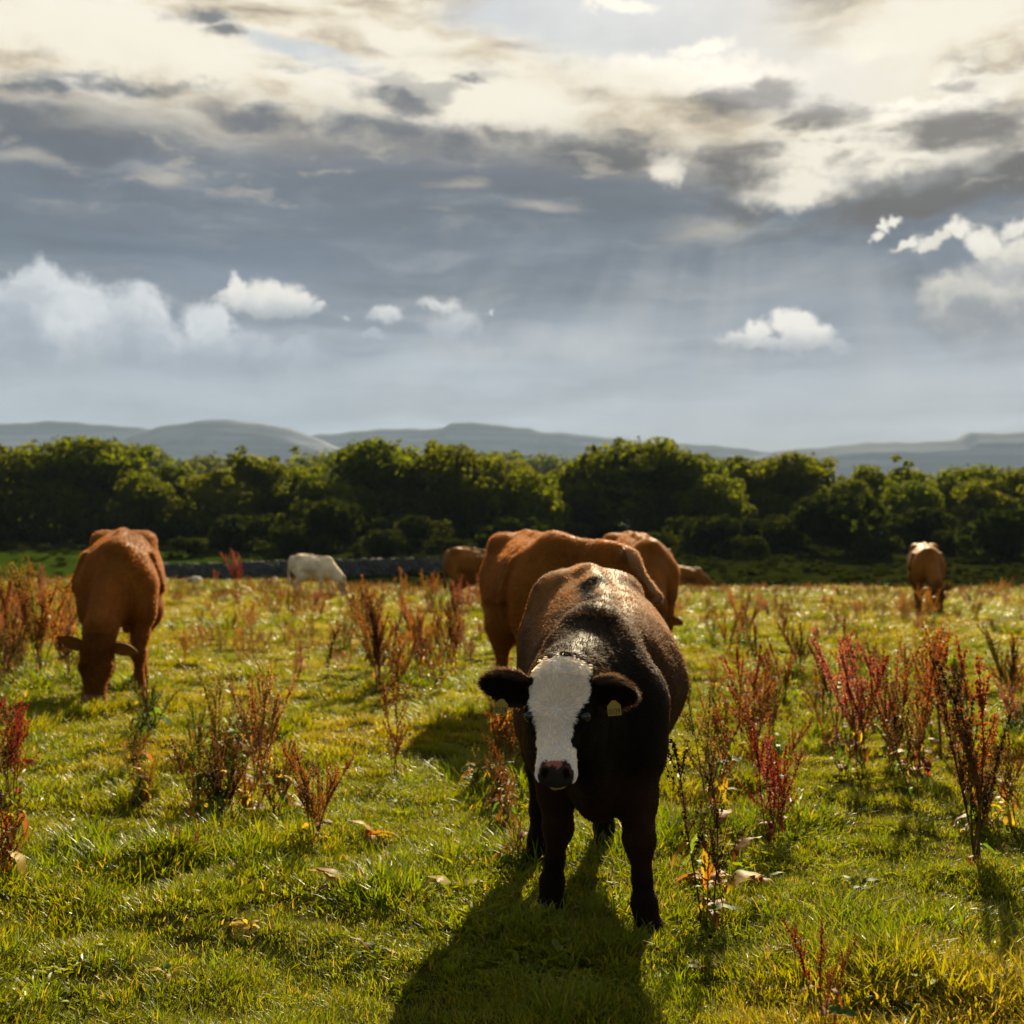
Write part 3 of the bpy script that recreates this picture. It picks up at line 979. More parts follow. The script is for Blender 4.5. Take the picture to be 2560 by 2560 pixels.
# ------------------------------------------------------------------ dry stone wall
m, n, out = new_mat('wall_stone')
oi = n.new('ShaderNodeObjectInfo')
c = n.mix(oi.outputs['Random'], (0.035, 0.036, 0.033), (0.115, 0.115, 0.108))
c = n.mix(n.smooth(n.noise(n.new('ShaderNodeNewGeometry').outputs['Position'], 5.0), 0.45, 0.65), c, (0.05, 0.055, 0.03))
p = n.new('ShaderNodeBsdfPrincipled')
n.put(p.inputs['Base Color'], c)
p.inputs['Roughness'].default_value = 0.95
n.t.links.new(p.outputs[0], out.inputs[0])
M_STONE = m


def stone_mesh(seed):
    r = random.Random(seed)
    vs = []
    for z in (-.5, .5):
        for k in range(6):
            a = k * math.pi / 3 + r.uniform(-.25, .25)
            q = r.uniform(0.42, 0.56)
            vs.append((q * math.cos(a), q * math.sin(a), z * r.uniform(.75, 1)))
    fs = [[5, 4, 3, 2, 1, 0], [6, 7, 8, 9, 10, 11]] + [[k, (k + 1) % 6, 6 + (k + 1) % 6, 6 + k] for k in range(6)]
    return mesh_np('stone', np.array(vs), fs)


STONES = [stone_mesh(i) for i in range(5)]
wall = bpy.data.objects.new('dry_stone_wall', None)
COL.objects.link(wall)
wall_pts = []
for px in np.linspace(400, 1230, 40):
    yy = 82 + 4 * (px - 400) / 830
    wall_pts.append((ray(px, 1400)[0] * yy, yy))
wall.location = (wall_pts[0][0], wall_pts[0][1], 0)
tag(wall, 'low grey dry stone wall in the shade beyond the crest, behind the white cow', 'wall')
L_ = 0
vs, fs = [], []
wx = np.array([q[0] for q in wall_pts])
wy = np.array([q[1] for q in wall_pts])
for i in range(len(wx)):
    z = tz(wx[i], wy[i])
    hh = 1.0 + 0.12 * math.sin(i * 1.3)
    for dy, dz in ((-.2, -.3), (-.12, hh), (.12, hh), (.2, -.3)):
        vs.append((wx[i] - wall.location.x, wy[i] + dy - wall.location.y, z + dz))
    if i:
        b = 4 * (i - 1)
        fs += [[b, b + 4, b + 5, b + 1], [b + 1, b + 5, b + 6, b + 2], [b + 2, b + 6, b + 7, b + 3]]
fs += [[0, 1, 2, 3], [len(vs) - 1, len(vs) - 2, len(vs) - 3, len(vs) - 4]]
link('rubble_core', mesh_np('rubble_core', np.array(vs), fs), M_STONE, wall)
k = 0
for course in range(5):
    u = rng.uniform(0, .4)
    while u < wx[-1] - wx[0] and k < 295:
        x = wx[0] + u
        y = float(np.interp(x, wx, wy))
        wdt = rng.uniform(.3, .52)
        hgt = rng.uniform(.19, .27)
        link('stone', STONES[k % 5], M_STONE, wall, (x - wall.location.x, y - 0.2 + .03 * course - wall.location.y, tz(x, y) + 0.1 + course * .235 + rng.uniform(-.02, .02)),
             (rng.normal(0, .1), rng.normal(0, .12), rng.uniform(-.2, .2)), (wdt, .3, hgt))
        u += wdt + .02
        k += 1

# ------------------------------------------------------------------ haze
def build_haze():
    x, y0, y1, z0, z1 = 7700, -7700, 7700, -14.0, 520
    vs = [(sx * x, yy, zz) for zz in (z0, z1) for yy in (y0, y1) for sx in (-1, 1)]
    fs = [[0, 2, 3, 1], [4, 5, 7, 6], [0, 1, 5, 4], [2, 6, 7, 3], [0, 4, 6, 2], [1, 3, 7, 5]]
    m, n, out = new_mat('haze')
    v = n.new('ShaderNodeVolumePrincipled')
    v.inputs['Color'].default_value = (0.36, 0.49, 0.72, 1)
    v.inputs['Density'].default_value = 0.00009
    v.inputs['Anisotropy'].default_value = 0.0
    n.t.links.new(v.outputs[0], out.inputs['Volume'])
    o = link('haze', mesh_np('haze', np.array(vs, dtype=float), fs), m)
    tag(o, kind='stuff')


if HAZE:
    build_haze()

# ------------------------------------------------------------------ signed-distance modelling of the animals
class SDF:
    def __init__(s, lo, hi, res):
        s.lo, s.res = np.array(lo, float), res
        s.n = np.ceil((np.array(hi) - s.lo) / res).astype(int) + 1
        s.f = np.full(tuple(s.n), 0.6, np.float32)

    def block(s, lo, hi):
        a = np.clip(np.floor((np.array(lo) - s.lo) / s.res).astype(int), 0, s.n - 1)
        b = np.clip(np.ceil((np.array(hi) - s.lo) / s.res).astype(int) + 1, 1, s.n)
        ax = [s.lo[i] + np.arange(a[i], b[i]) * s.res for i in range(3)]
        X, Y, Z = np.meshgrid(*ax, indexing='ij')
        return (slice(a[0], b[0]), slice(a[1], b[1]), slice(a[2], b[2])), X.astype(np.float32), Y.astype(np.float32), Z.astype(np.float32)

    def add(s, sl, d, k):
        a = s.f[sl]
        h = np.clip(0.5 + 0.5 * (a - d) / k, 0, 1)
        s.f[sl] = a + (d - a) * h - k * h * (1 - h)

    def sub(s, sl, d, k):
        a = s.f[sl]
        h = np.clip(0.5 - 0.5 * (a + d) / k, 0, 1)
        s.f[sl] = a + (-d - a) * h + k * h * (1 - h)

    def cone(s, a, b, ra, rb, k=0.05, flat=1.0, axis=(0, 1, 0)):
        """rounded cone; flat < 1 squeezes it along axis"""
        a, b, axis = np.array(a, float), np.array(b, float), np.array(axis, float)
        axis = axis / np.linalg.norm(axis)
        r = max(ra, rb) + k + 0.02
        sl, X, Y, Z = s.block(np.minimum(a, b) - r, np.maximum(a, b) + r)
        P = np.stack([X - a[0], Y - a[1], Z - a[2]], -1)
        ba = b - a
        t = np.clip((P @ ba) / max(ba @ ba, 1e-9), 0, 1)
        Q = P - t[..., None] * ba
        if flat != 1.0:
            q = Q @ axis
            Q = Q + (q * (1 / flat - 1))[..., None] * axis
        rr_ = ra + (rb - ra) * t
        d = np.linalg.norm(Q, axis=-1) - rr_
        s.add(sl, (d * (flat if flat < 1 else 1) ** 0.5).astype(np.float32), k)

    def ell(s, c, rad, k=0.05, rot=None, cut=False):
        c, rad = np.array(c, float), np.array(rad, float)
        r = rad.max() + k + 0.02
        sl, X, Y, Z = s.block(c - r, c + r)
        P = np.stack([X - c[0], Y - c[1], Z - c[2]], -1)
        if rot is not None:
            P = P @ np.array(rot)          # columns are the ellipsoid's axes
        q = np.linalg.norm(P / rad, axis=-1)
        g = np.linalg.norm(P / rad ** 2, axis=-1)
        d = (q * (q - 1) / np.maximum(g, 1e-6)).astype(np.float32)
        (s.sub if cut else s.add)(sl, d, k)

    def chain(s, pts, rads, k=0.04, flat=1.0, axis=(0, 1, 0)):
        for i in range(len(pts) - 1):
            s.cone(pts[i], pts[i + 1], rads[i], rads[i + 1], k, flat, axis)

    def loft(s, O, E, rows, k=0.05, n=2.3, low=0.0, high=0.0):
        """rows: (t, up, down, half width, side shift) along E[:,0]; E columns = along, left, up"""
        O, E, rows = np.array(O, float), np.array(E, float), np.array(rows, float)
        t = np.linspace(rows[0, 0], rows[-1, 0], 240)
        tab = [np.interp(t, rows[:, 0], rows[:, j]) for j in range(1, rows.shape[1])]
        g = np.exp(-np.linspace(-2, 2, 25) ** 2)
        g /= g.sum()
        tab = [np.convolve(np.pad(q, 12, mode='edge'), g, 'valid') for q in tab]
        pts = []
        for j in (0, 80, 160, 239):
            for u_ in (tab[0].max(), tab[1].min()):
                for w_ in (-1, 1):
                    pts.append(O + E[:, 0] * t[j] + E[:, 1] * w_ * (tab[2].max() + abs(tab[3]).max()) + E[:, 2] * u_)
        pts = np.array(pts)
        sl, X, Y, Z = s.block(pts.min(0) - k - 0.05, pts.max(0) + k + 0.05)
        P = np.stack([X - O[0], Y - O[1], Z - O[2]], -1) @ E
        u = P[..., 0]
        uc = np.clip(u, t[0], t[-1])
        up, dn, w, sh = (np.interp(uc, t, q) for q in tab)
        cz, h = (up + dn) / 2, (up - dn) / 2
        zr = np.clip((P[..., 2] - cz) / h, -1.2, 1.2)
        w = w * (1 - low * np.maximum(-zr, 0) - high * np.maximum(zr, 0))
        qy, qz = np.abs(P[..., 1] - sh) / w, np.abs(zr if False else (P[..., 2] - cz) / h)
        q = (qy ** n + qz ** n) ** (1 / n)
        d = (q - 1) * np.minimum(w, h) * 0.85
        du = np.maximum(np.abs(u - (t[0] + t[-1]) / 2) - (t[-1] - t[0]) / 2, 0)
        d = np.where(du > 0, np.sqrt(np.maximum(d, 0) ** 2 + du ** 2) + np.minimum(d, 0), d)
        s.add(sl, (d - 0.0).astype(np.float32), k)

    def floor(s):
        Z = (s.lo[2] + np.arange(s.n[2]) * s.res).astype(np.float32)
        s.f = np.maximum(s.f, -Z[None, None, :])

    def mesh(s, smooth=3):
        f = s.f
        nx, ny, nz = f.shape
        ins = f < 0
        corner = [(i, j, k) for i in (0, 1) for j in (0, 1) for k in (0, 1)]
        cs = sum(ins[i:nx - 1 + i, j:ny - 1 + j, k:nz - 1 + k].astype(np.int8) for i, j, k in corner)
        act = np.argwhere((cs > 0) & (cs < 8))
        idx = np.full((nx - 1, ny - 1, nz - 1), -1, np.int32)
        idx[act[:, 0], act[:, 1], act[:, 2]] = np.arange(len(act))
        acc, cnt = np.zeros((len(act), 3)), np.zeros(len(act))
        for c in corner:
            for ax in range(3):
                if c[ax]:
                    continue
                e = list(c)
                e[ax] = 1
                a = f[act[:, 0] + c[0], act[:, 1] + c[1], act[:, 2] + c[2]]
                b = f[act[:, 0] + e[0], act[:, 1] + e[1], act[:, 2] + e[2]]
                cr = (a < 0) != (b < 0)
                t = np.where(cr, a / np.where(cr, a - b, 1), 0)
                p = np.array(c, float)[None] + t[:, None] * (np.array(e, float) - np.array(c, float))[None]
                acc += p * cr[:, None]
                cnt += cr
        v = (acc / cnt[:, None] + act) * s.res + s.lo
        quads = []
        for ax in range(3):
            o1, o2 = [(1, 2), (2, 0), (0, 1)][ax]
            a = [slice(None)] * 3
            b = [slice(None)] * 3
            a[ax], b[ax] = slice(0, -1), slice(1, None)
            A, B = ins[tuple(a)], ins[tuple(b)]
            for flip, msk in ((False, A & ~B), (True, ~A & B)):
                e = np.argwhere(msk)
                ok = (e[:, o1] > 0) & (e[:, o2] > 0) & (e[:, o1] < s.n[o1] - 1) & (e[:, o2] < s.n[o2] - 1)
                e = e[ok]
                q = []
                for d1, d2 in ((-1, -1), (0, -1), (0, 0), (-1, 0)):
                    c = e.copy()
                    c[:, o1] += d1
                    c[:, o2] += d2
                    q.append(idx[c[:, 0], c[:, 1], c[:, 2]])
                q = np.stack(q, -1)
                quads.append(q[:, ::-1] if flip else q)
        q = np.concatenate(quads)
        for _ in range(smooth):
            ssum, c = np.zeros_like(v), np.zeros(len(v))
            for i in range(4):
                a, b = q[:, i], q[:, (i + 1) % 4]
                for j in range(3):
                    ssum[:, j] += np.bincount(a, v[b, j], len(v)) + np.bincount(b, v[a, j], len(v))
                c += np.bincount(a, minlength=len(v)) + np.bincount(b, minlength=len(v))
            v = v * 0.4 + 0.6 * ssum / np.maximum(c, 1)[:, None]
        return v, q


def vnormals(v, q):
    n = np.cross(v[q[:, 2]] - v[q[:, 0]], v[q[:, 3]] - v[q[:, 1]])
    out = np.zeros_like(v)
    for i in range(4):
        for j in range(3):
            out[:, j] += np.bincount(q[:, i], n[:, j], len(v))
    return out / np.maximum(np.linalg.norm(out, axis=1, keepdims=True), 1e-9)


def frame(poll, muz, roll=0.0):
    """head frame: columns along (poll to muzzle), left, face normal"""
    poll, muz = np.array(poll, float), np.array(muz, float)
    L = np.linalg.norm(muz - poll)
    e1 = (muz - poll) / L
    e3 = np.array([0.0, 0, 1]) - e1[2] * e1
    if np.linalg.norm(e3) < 0.25:
        e3 = np.array([1.0, 0, 0]) - e1[0] * e1
    e3 /= np.linalg.norm(e3)
    e2 = np.cross(e3, e1)
    c, s_ = math.cos(roll), math.sin(roll)
    e2, e3 = e2 * c + e3 * s_, e3 * c - e2 * s_
    return poll, np.stack([e1, e2, e3], 1), L


def head(S_, poll, muz, roll=0.0, fat=1.0, k=0.05):
    O, E, L = frame(poll, muz, roll)
    rows = [(-0.03, .020, -.09, .060, 0), (.06, .045, -.16, .155, 0), (.20, .070, -.22, .185, 0), (.36, .075, -.27, .195, 0), (.46, .065, -.27, .190, 0),
            (.60, .055, -.22, .150, 0), (.74, .050, -.175, .128, 0), (.86, .045, -.165, .140, 0), (.95, .030, -.150, .150, 0), (1.0, .000, -.120, .130, 0)]
    rows = [(a * L, b * L * fat, c * L * fat, d * L * fat, e) for a, b, c, d, e in rows]
    S_.loft(O, E, rows, k, 2.5)
    P = lambda t, l, q: O + E @ (np.array([t, l, q]) * L)
    for s_ in (-1, 1):
        S_.ell(P(.44, s_ * .17 * fat, .01), np.array([.075, .05, .05]) * L, 0.03, E)       # brow
        S_.ell(P(.40, s_ * .13 * fat, -.19 * fat), np.array([.16, .06, .10]) * L, 0.04, E)  # cheek
        S_.ell(P(.945, s_ * .085, .005), np.array([.045, .032, .035]) * L, 0.02, E)
        S_.ell(P(.985, s_ * .082, .012), np.array([.036, .022, .026]) * L, 0.012, E, cut=True)  # nostril
    S_.ell(P(.93, 0, -.185 * fat), np.array([.10, .10, .045]) * L, 0.025, E)                 # chin
    S_.ell(P(1.02, 0, -.135 * fat), np.array([.10, .13, .008]) * L, 0.010, E, cut=True)      # mouth line
    return O, E, L


def leg_front(S_, sh, elbow, knee, fet, hoof, r=1.0):
    sh, elbow, knee, fet, hoof = (np.array(q, float) for q in (sh, elbow, knee, fet, hoof))
    S_.chain([sh, elbow], [.150 * r, .115 * r], .09)
    S_.chain([elbow, elbow * .45 + knee * .55, knee], [.108 * r, .070 * r, .056 * r], .05)
    S_.ell(knee + [.008, 0, .0], [.056 * r, .058 * r, .072 * r], .03)
    S_.chain([knee, knee * .4 + fet * .6, fet], [.050 * r, .036 * r, .042 * r], .03)
    S_.ell(fet, [.050 * r, .049 * r, .052 * r], .025)
    S_.cone(fet, hoof + [0, 0, .05], .042 * r, .046 * r, .025)
    hoof_(S_, hoof, r)


def hoof_(S_, hoof, r):
    for s_ in (-1, 1):
        S_.cone(hoof + np.array([-.01, s_ * .025 * r, .045]), hoof + np.array([.03, s_ * .027 * r, -.01]), .036 * r, .042 * r, .012)


def leg_hind(S_, hip, stif, hock, fet, hoof, r=1.0):
    hip, stif, hock, fet, hoof = (np.array(q, float) for q in (hip, stif, hock, fet, hoof))
    S_.cone(hip, stif, .235 * r, .165 * r, .10, .72)
    S_.chain([stif, stif * .4 + hock * .6, hock], [.135 * r, .080 * r, .058 * r], .06)
    S_.ell(hock + [-.01, 0, .015], [.062 * r, .048 * r, .075 * r], .03)
    S_.chain([hock, hock * .4 + fet * .6, fet], [.052 * r, .040 * r, .044 * r], .03)
    S_.ell(fet, [.052 * r, .050 * r, .052 * r], .025)
    S_.cone(fet, hoof + [0, 0, .05], .043 * r, .047 * r, .025)
    hoof_(S_, hoof, r)


def ear_mesh(length, width, cup=0.55, droop=0.12, thick=0.006, tipround=0.5):
    """leaf-shaped cupped ear; along +x, width +y, opening towards +z"""
    ns, nt = 16, 11
    P = np.zeros((ns, nt, 3))
    for i in range(ns):
        s_ = i / (ns - 1)
        w = width * (0.42 + 0.58 * math.sin(math.pi * min(1, s_ * 0.9 + .10)) ** 0.8) * (1 - sstep(.62, 1.0, s_) * (1 - .06 - .2 * tipround * (s_ < .98)))
        w = width * max(0.10, math.sin(math.pi * (0.10 + 0.86 * s_) ** 0.95) ** 0.7)
        cp = cup * (1.5 - 1.0 * s_)
        for j in range(nt):
            t = -1 + 2 * j / (nt - 1)
            ang = t * cp * 1.25
            P[i, j] = (length * s_ + .02 * length * math.cos(t * 2), w * math.sin(ang) / max(math.sin(cp * 1.25), .2), w * (1 - math.cos(ang)) * 0.95 - droop * length * s_ ** 2 * 0)
            P[i, j, 1] -= droop * length * s_ ** 2
    du = np.gradient(P, axis=0)
    dv = np.gradient(P, axis=1)
    nn = np.cross(du, dv)
    nn /= np.maximum(np.linalg.norm(nn, axis=-1, keepdims=True), 1e-9)
    th = thick * (1.6 - 1.1 * np.linspace(0, 1, ns))[:, None, None]
    A, B = P + nn * th * .5, P - nn * th * .5
    v = np.concatenate([A.reshape(-1, 3), B.reshape(-1, 3)])
    o = ns * nt
    f = []
    for i in range(ns - 1):
        for j in range(nt - 1):
            a = i * nt + j
            f.append([a, a + nt, a + nt + 1, a + 1])
            f.append([o + a, o + a + 1, o + a + nt + 1, o + a + nt])
    rim = [i * nt for i in range(ns)] + [(ns - 1) * nt + j for j in range(1, nt)] + [i * nt + nt - 1 for i in range(ns - 2, -1, -1)] + [j for j in range(nt - 2, 0, -1)]
    for i in range(len(rim)):
        a, b = rim[i], rim[(i + 1) % len(rim)]
        f.append([a, b, o + b, o + a])
    return v, np.array(f, dtype=np.int32)


# ------------------------------------------------------------------ coat materials
def coat_mat(name, rough=0.6, sheen=0.025, sheen_tint=(1, .75, .45), bump=0.3):
    m, n, out = new_mat(name)
    a = attr(n, 'col')
    tco = n.new('ShaderNodeTexCoord').outputs['Object']
    fine = n.noise(tco, 90.0, 3.0, 0.6)
    mid = n.noise(tco, 9.0, 4.0, 0.6)
    c = n.mix(1.0, a.outputs['Color'], n.m('MULTIPLY_ADD', mid, 0.9, 0.55), 'MULTIPLY')
    c = n.mix(1.0, c, n.m('MULTIPLY_ADD', fine, 0.5, 0.75), 'MULTIPLY')
    p = n.new('ShaderNodeBsdfPrincipled')
    n.put(p.inputs['Base Color'], c)
    p.inputs['Roughness'].default_value = rough
    p.inputs['Specular IOR Level'].default_value = 0.04
    n.put(p.inputs['Specular Tint'], (1.0, .78, .48))
    p.inputs['Sheen Weight'].default_value = sheen
    p.inputs['Sheen Roughness'].default_value = 0.35
    n.put(p.inputs['Sheen Tint'], sheen_tint)
    b = n.new('ShaderNodeBump')
    b.inputs['Strength'].default_value = bump
    b.inputs['Distance'].default_value = 0.01
    n.put(b.inputs['Height'], n.m('ADD', mid, n.m('MULTIPLY', fine, 0.4)))
    n.t.links.new(b.outputs[0], p.inputs['Normal'])
    n.t.links.new(p.outputs[0], out.inputs[0])
    return m


def hair_mat(name, trans=0.42, boost=2.2, tip=(.065, .032, .008)):
    m, n, out = new_mat(name)
    a = attr(n, 'hcol')
    d = n.new('ShaderNodeBsdfPrincipled')
    n.put(d.inputs['Base Color'], a.outputs['Color'])
    d.inputs['Roughness'].default_value = 0.45
    d.inputs['Specular IOR Level'].default_value = 0.10
    t = n.new('ShaderNodeBsdfTranslucent')
    n.put(t.inputs[0], n.mix(1.0, n.mix(1.0, a.outputs['Color'], (boost, boost * .9, boost * .75), 'MULTIPLY'), tip, 'ADD'))
    mx = n.new('ShaderNodeMixShader')
    mx.inputs[0].default_value = trans
    n.t.links.new(d.outputs[0], mx.inputs[1])
    n.t.links.new(t.outputs[0], mx.inputs[2])
    n.t.links.new(mx.outputs[0], out.inputs[0])
    return m


M_COAT = coat_mat('cow_coat')
M_HAIR = hair_mat('coat_hair')
M_FACE = hair_mat('face_hair', .15, 1.0, (0, 0, 0))


def plain(name, col, rough=0.5, spec=0.4):
    m, n, out = new_mat(name)
    p = n.new('ShaderNodeBsdfPrincipled')
    tco = n.new('ShaderNodeTexCoord').outputs['Object']
    n.put(p.inputs['Base Color'], n.mix(n.noise(tco, 30.0, 4.0), tuple(c * .8 for c in col), tuple(min(1, c * 1.15) for c in col)))
    p.inputs['Roughness'].default_value = rough
    p.inputs['Specular IOR Level'].default_value = spec
    n.t.links.new(p.outputs[0], out.inputs[0])
    return m


M_EYE = plain('eye', (.012, .009, .008), .08, .6)
M_TAG = plain('ear_tag_plastic', (.27, .185, .010), .5)
M_INK = plain('tag_ink', (.01, .01, .01), .6)


def put_attr(me, name, arr, typ='FLOAT_COLOR', dom='POINT'):
    at = me.attributes.new(name, typ, dom)
    arr = np.asarray(arr, dtype=np.float32)
    if typ == 'FLOAT_COLOR':
        arr = np.concatenate([arr, np.ones((len(arr), 1), np.float32)], 1)
        at.data.foreach_set('color', arr.ravel())
    else:
        at.data.foreach_set('vector', arr.ravel())


def hair_obj(name, v, q, nrm, count, length_fn, flow_fn, col_fn, parent, lift=0.45, seed=1, rad=0.0010, mat=None, jit=0.25, clump=0.6):
    r = np.random.default_rng(seed)
    ar = np.linalg.norm(np.cross(v[q[:, 2]] - v[q[:, 0]], v[q[:, 3]] - v[q[:, 1]]), axis=1)
    mid = v[q].mean(1)
    wt = ar * (length_fn(mid) > 0)
    fi = r.choice(len(q), count, p=wt / wt.sum())
    a, b = r.uniform(0, 1, (2, count, 1))
    Q = v[q[fi]]
    p0 = (Q[:, 0] * (1 - a) + Q[:, 1] * a) * (1 - b) + (Q[:, 3] * (1 - a) + Q[:, 2] * a) * b
    n_ = nrm[q[fi]].mean(1)
    n_ /= np.linalg.norm(n_, axis=1, keepdims=True)
    L = length_fn(p0) * r.uniform(0.6, 1.25, count)
    fl = flow_fn(p0)
    fl = fl - (fl * n_).sum(1, keepdims=True) * n_
    fl /= np.maximum(np.linalg.norm(fl, axis=1, keepdims=True), 1e-6)
    cl = np.stack([vnoise(p0, 38.0, 5 + i, 2) - .5 for i in range(3)], -1) * clump
    fl = fl + r.normal(0, jit, (count, 3)) + cl
    d1 = fl + n_ * lift * r.uniform(.5, 1.6, (count, 1))
    d1 /= np.linalg.norm(d1, axis=1, keepdims=True)
    d2 = fl + n_ * lift * .35
    d2 /= np.linalg.norm(d2, axis=1, keepdims=True)
    p0 = p0 - n_ * .002
    p1 = p0 + d1 * (L * .5)[:, None]
    p2 = p1 + d2 * (L * .5)[:, None]
    cu = bpy.data.hair_curves.new(name)
    cu.add_curves([3] * count)
    cu.attributes['position'].data.foreach_set('vector', np.stack([p0, p1, p2], 1).astype(np.float32).ravel())
    ra = cu.attributes.get('radius') or cu.attributes.new('radius', 'FLOAT', 'POINT')
    rv = np.tile(np.array([1.0, .8, .15], np.float32) * rad, count)
    ra.data.foreach_set('value', rv)
    hc = np.clip(col_fn(p0) * r.uniform(.84, 1.18, (count, 1)), 0, 1)
    at = cu.attributes.new('hcol', 'FLOAT_COLOR', 'CURVE')
    at.data.foreach_set('color', np.concatenate([hc, np.ones((count, 1))], 1).astype(np.float32).ravel())
    cu.materials.append(mat or M_HAIR)
    o = bpy.data.objects.new(name, cu)
    COL.objects.link(o)
    o.parent = parent
    return o


def cow_root(name, label, cat, group, x, d, fwd, dz=0.0, scale=1.0):
    o = bpy.data.objects.new(name, None)
    COL.objects.link(o)
    o.location = (x, d, tz(x, d) + dz)
    o.rotation_euler = (0, 0, math.atan2(fwd[1], fwd[0]))
    o.scale = (scale,) * 3
    tag(o, label, cat, group)
    return o


HERD = 'cattle grazing the pasture'


def basis(e1, e3):
    e1 = np.array(e1, float) / np.linalg.norm(e1)
    e3 = np.array(e3, float) - np.dot(e3, e1) * e1
    e3 /= np.linalg.norm(e3)
    return np.stack([e1, np.cross(e3, e1), e3], 1)


def mat4(B, o):
    M = Matrix.Identity(4)
    for i in range(3):
        for j in range(3):
            M[i][j] = B[i, j]
        M[i][3] = o[i]
    return M


# ================================================================== the calf in front
# local frame: x towards the camera, y to picture right, z up, origin on the ground under the belly
CX0, CD0 = 0.30, 4.85
S_ = SDF((-0.95, -0.62, -0.06), (1.28, 0.62, 1.40), 0.0085)
E0 = np.eye(3)
rows = [(-.74, 1.08, .88, .09, .02), (-.66, 1.20, .74, .155, .02), (-.52, 1.265, .63, .225, .02), (-.36, 1.275, .57, .270, .035), (-.12, 1.225, .50, .328, .065),
        (.12, 1.155, .475, .328, .072), (.32, 1.105, .455, .275, .045), (.46, 1.085, .435, .190, .0), (.58, 1.02, .45, .165, 0), (.66, .90, .58, .11, 0)]
S_.loft((0, 0, 0), E0, rows, .05, 2.0, .20, .10)
# hips, spine, tail head
for s_ in (-1, 1):
    S_.ell((-.42, .03 + s_ * .150, 1.165), (.11, .07, .06), .12)
    S_.ell((-.68, .02 + s_ * .09, 1.02), (.07, .06, .09), .10)
    # shoulder blade and point of shoulder
    S_.ell((.44, s_ * .112 + .0, .84), (.14, .072, .22), .07, basis((.95, 0, .3), (-.3, -s_ * .10, .95)))
    S_.ell((.55, s_ * .140, .70), (.11, .07, .12), .06)
S_.chain([(-.70, .02, 1.16), (-.5, .02, 1.24), (-.3, .03, 1.245), (-.1, .05, 1.20), (.1, .06, 1.14), (.30, .03, 1.105), (.42, .01, 1.095)], [.02, .022, .022, .022, .025, .03, .04], .06)
S_.ell((.40, .0, 1.085), (.12, .085, .055), .05)
# neck and dewlap
S_.cone((.44, -.01, .88), (.86, -.115, .88), .215, .130, .08, .80)
S_.cone((.50, .0, .66), (.86, -.10, .76), .19, .10, .08, .75)
S_.cone((.52, .01, .50), (.72, -.03, .58), .12, .08, .06, .7)
O, E, HL = head(S_, (.905, -.145, .972), (1.085, -.165, .630), 0.0, 1.20, .03)
S_.cone((.80, -.12, .92), (.90, -.14, .90), .100, .080, .05)
# legs: picture right (cow's left) is positive y
leg_front(S_, (.50, .130, .80), (.46, .150, .62), (.615, .145, .335), (.635, .160, .115), (.665, .175, 0), .90)
leg_front(S_, (.48, -.125, .80), (.40, -.145, .62), (.385, -.130, .325), (.345, -.150, .115), (.36, -.155, 0), .90)
leg_hind(S_, (-.42, .13, .92), (-.26, .165, .64), (-.62, .115, .40), (-.55, .11, .12), (-.52, .11, 0), .92)
leg_hind(S_, (-.40, -.11, .92), (-.20, -.165, .64), (-.42, -.185, .41), (-.30, -.185, .12), (-.27, -.19, 0), .92)
S_.chain([(-.72, .02, 1.16), (-.82, .02, 1.02), (-.83, .02, .60), (-.82, .03, .42)], [.035, .028, .018, .035], .03)
S_.floor()
cv, cq = S_.mesh(3)
cn = vnormals(cv, cq)


def head_coords(P):
    return (P - O) @ E / HL


WT = np.array([[-.03, .27, .34], [.06, .30, .35], [.15, .325, .33], [.26, .36, .36], [.38, .31, .30], [.47, .255, .20], [.55, .235, .17], [.63, .24, .165], [.67, .27, .175], [.70, .60, .19],
               [.73, .60, .30], [.76, .60, .60], [1.1, .60, .60]])


def calf_white(P):
    h = head_coords(P)
    k = 0.68          # table is in units where 1.0 = 0.68 head lengths
    t = h[:, 1] + (vnoise(P, 60.0, 3, 2) - .5) * .03
    s = h[:, 0] + (vnoise(P, 60.0, 8, 2) - .5) * .03
    wl = np.interp(s, WT[:, 0], WT[:, 1]) * k
    wr = np.interp(s, WT[:, 0], WT[:, 2]) * k
    ok = (t > -wl) & (t < wr) & (s > -.02 + .05 * np.abs(t) * 4 - .03) & (s < 1.3)
    ok &= (h[:, 2] > np.where(s > .70, -.34, -.12)) & (h[:, 2] < .4)
    return ok & (np.abs(h[:, 1]) < .45)


def calf_pad(P):
    h = head_coords(P)
    q = (np.abs(h[:, 1]) / .142) ** 2.6 + (np.abs(h[:, 0] - .955) / .105) ** 3 + .28 * (vnoise(P, 60.0, 2, 2) - .5)
    return (q < 1) & (h[:, 2] > -.155)


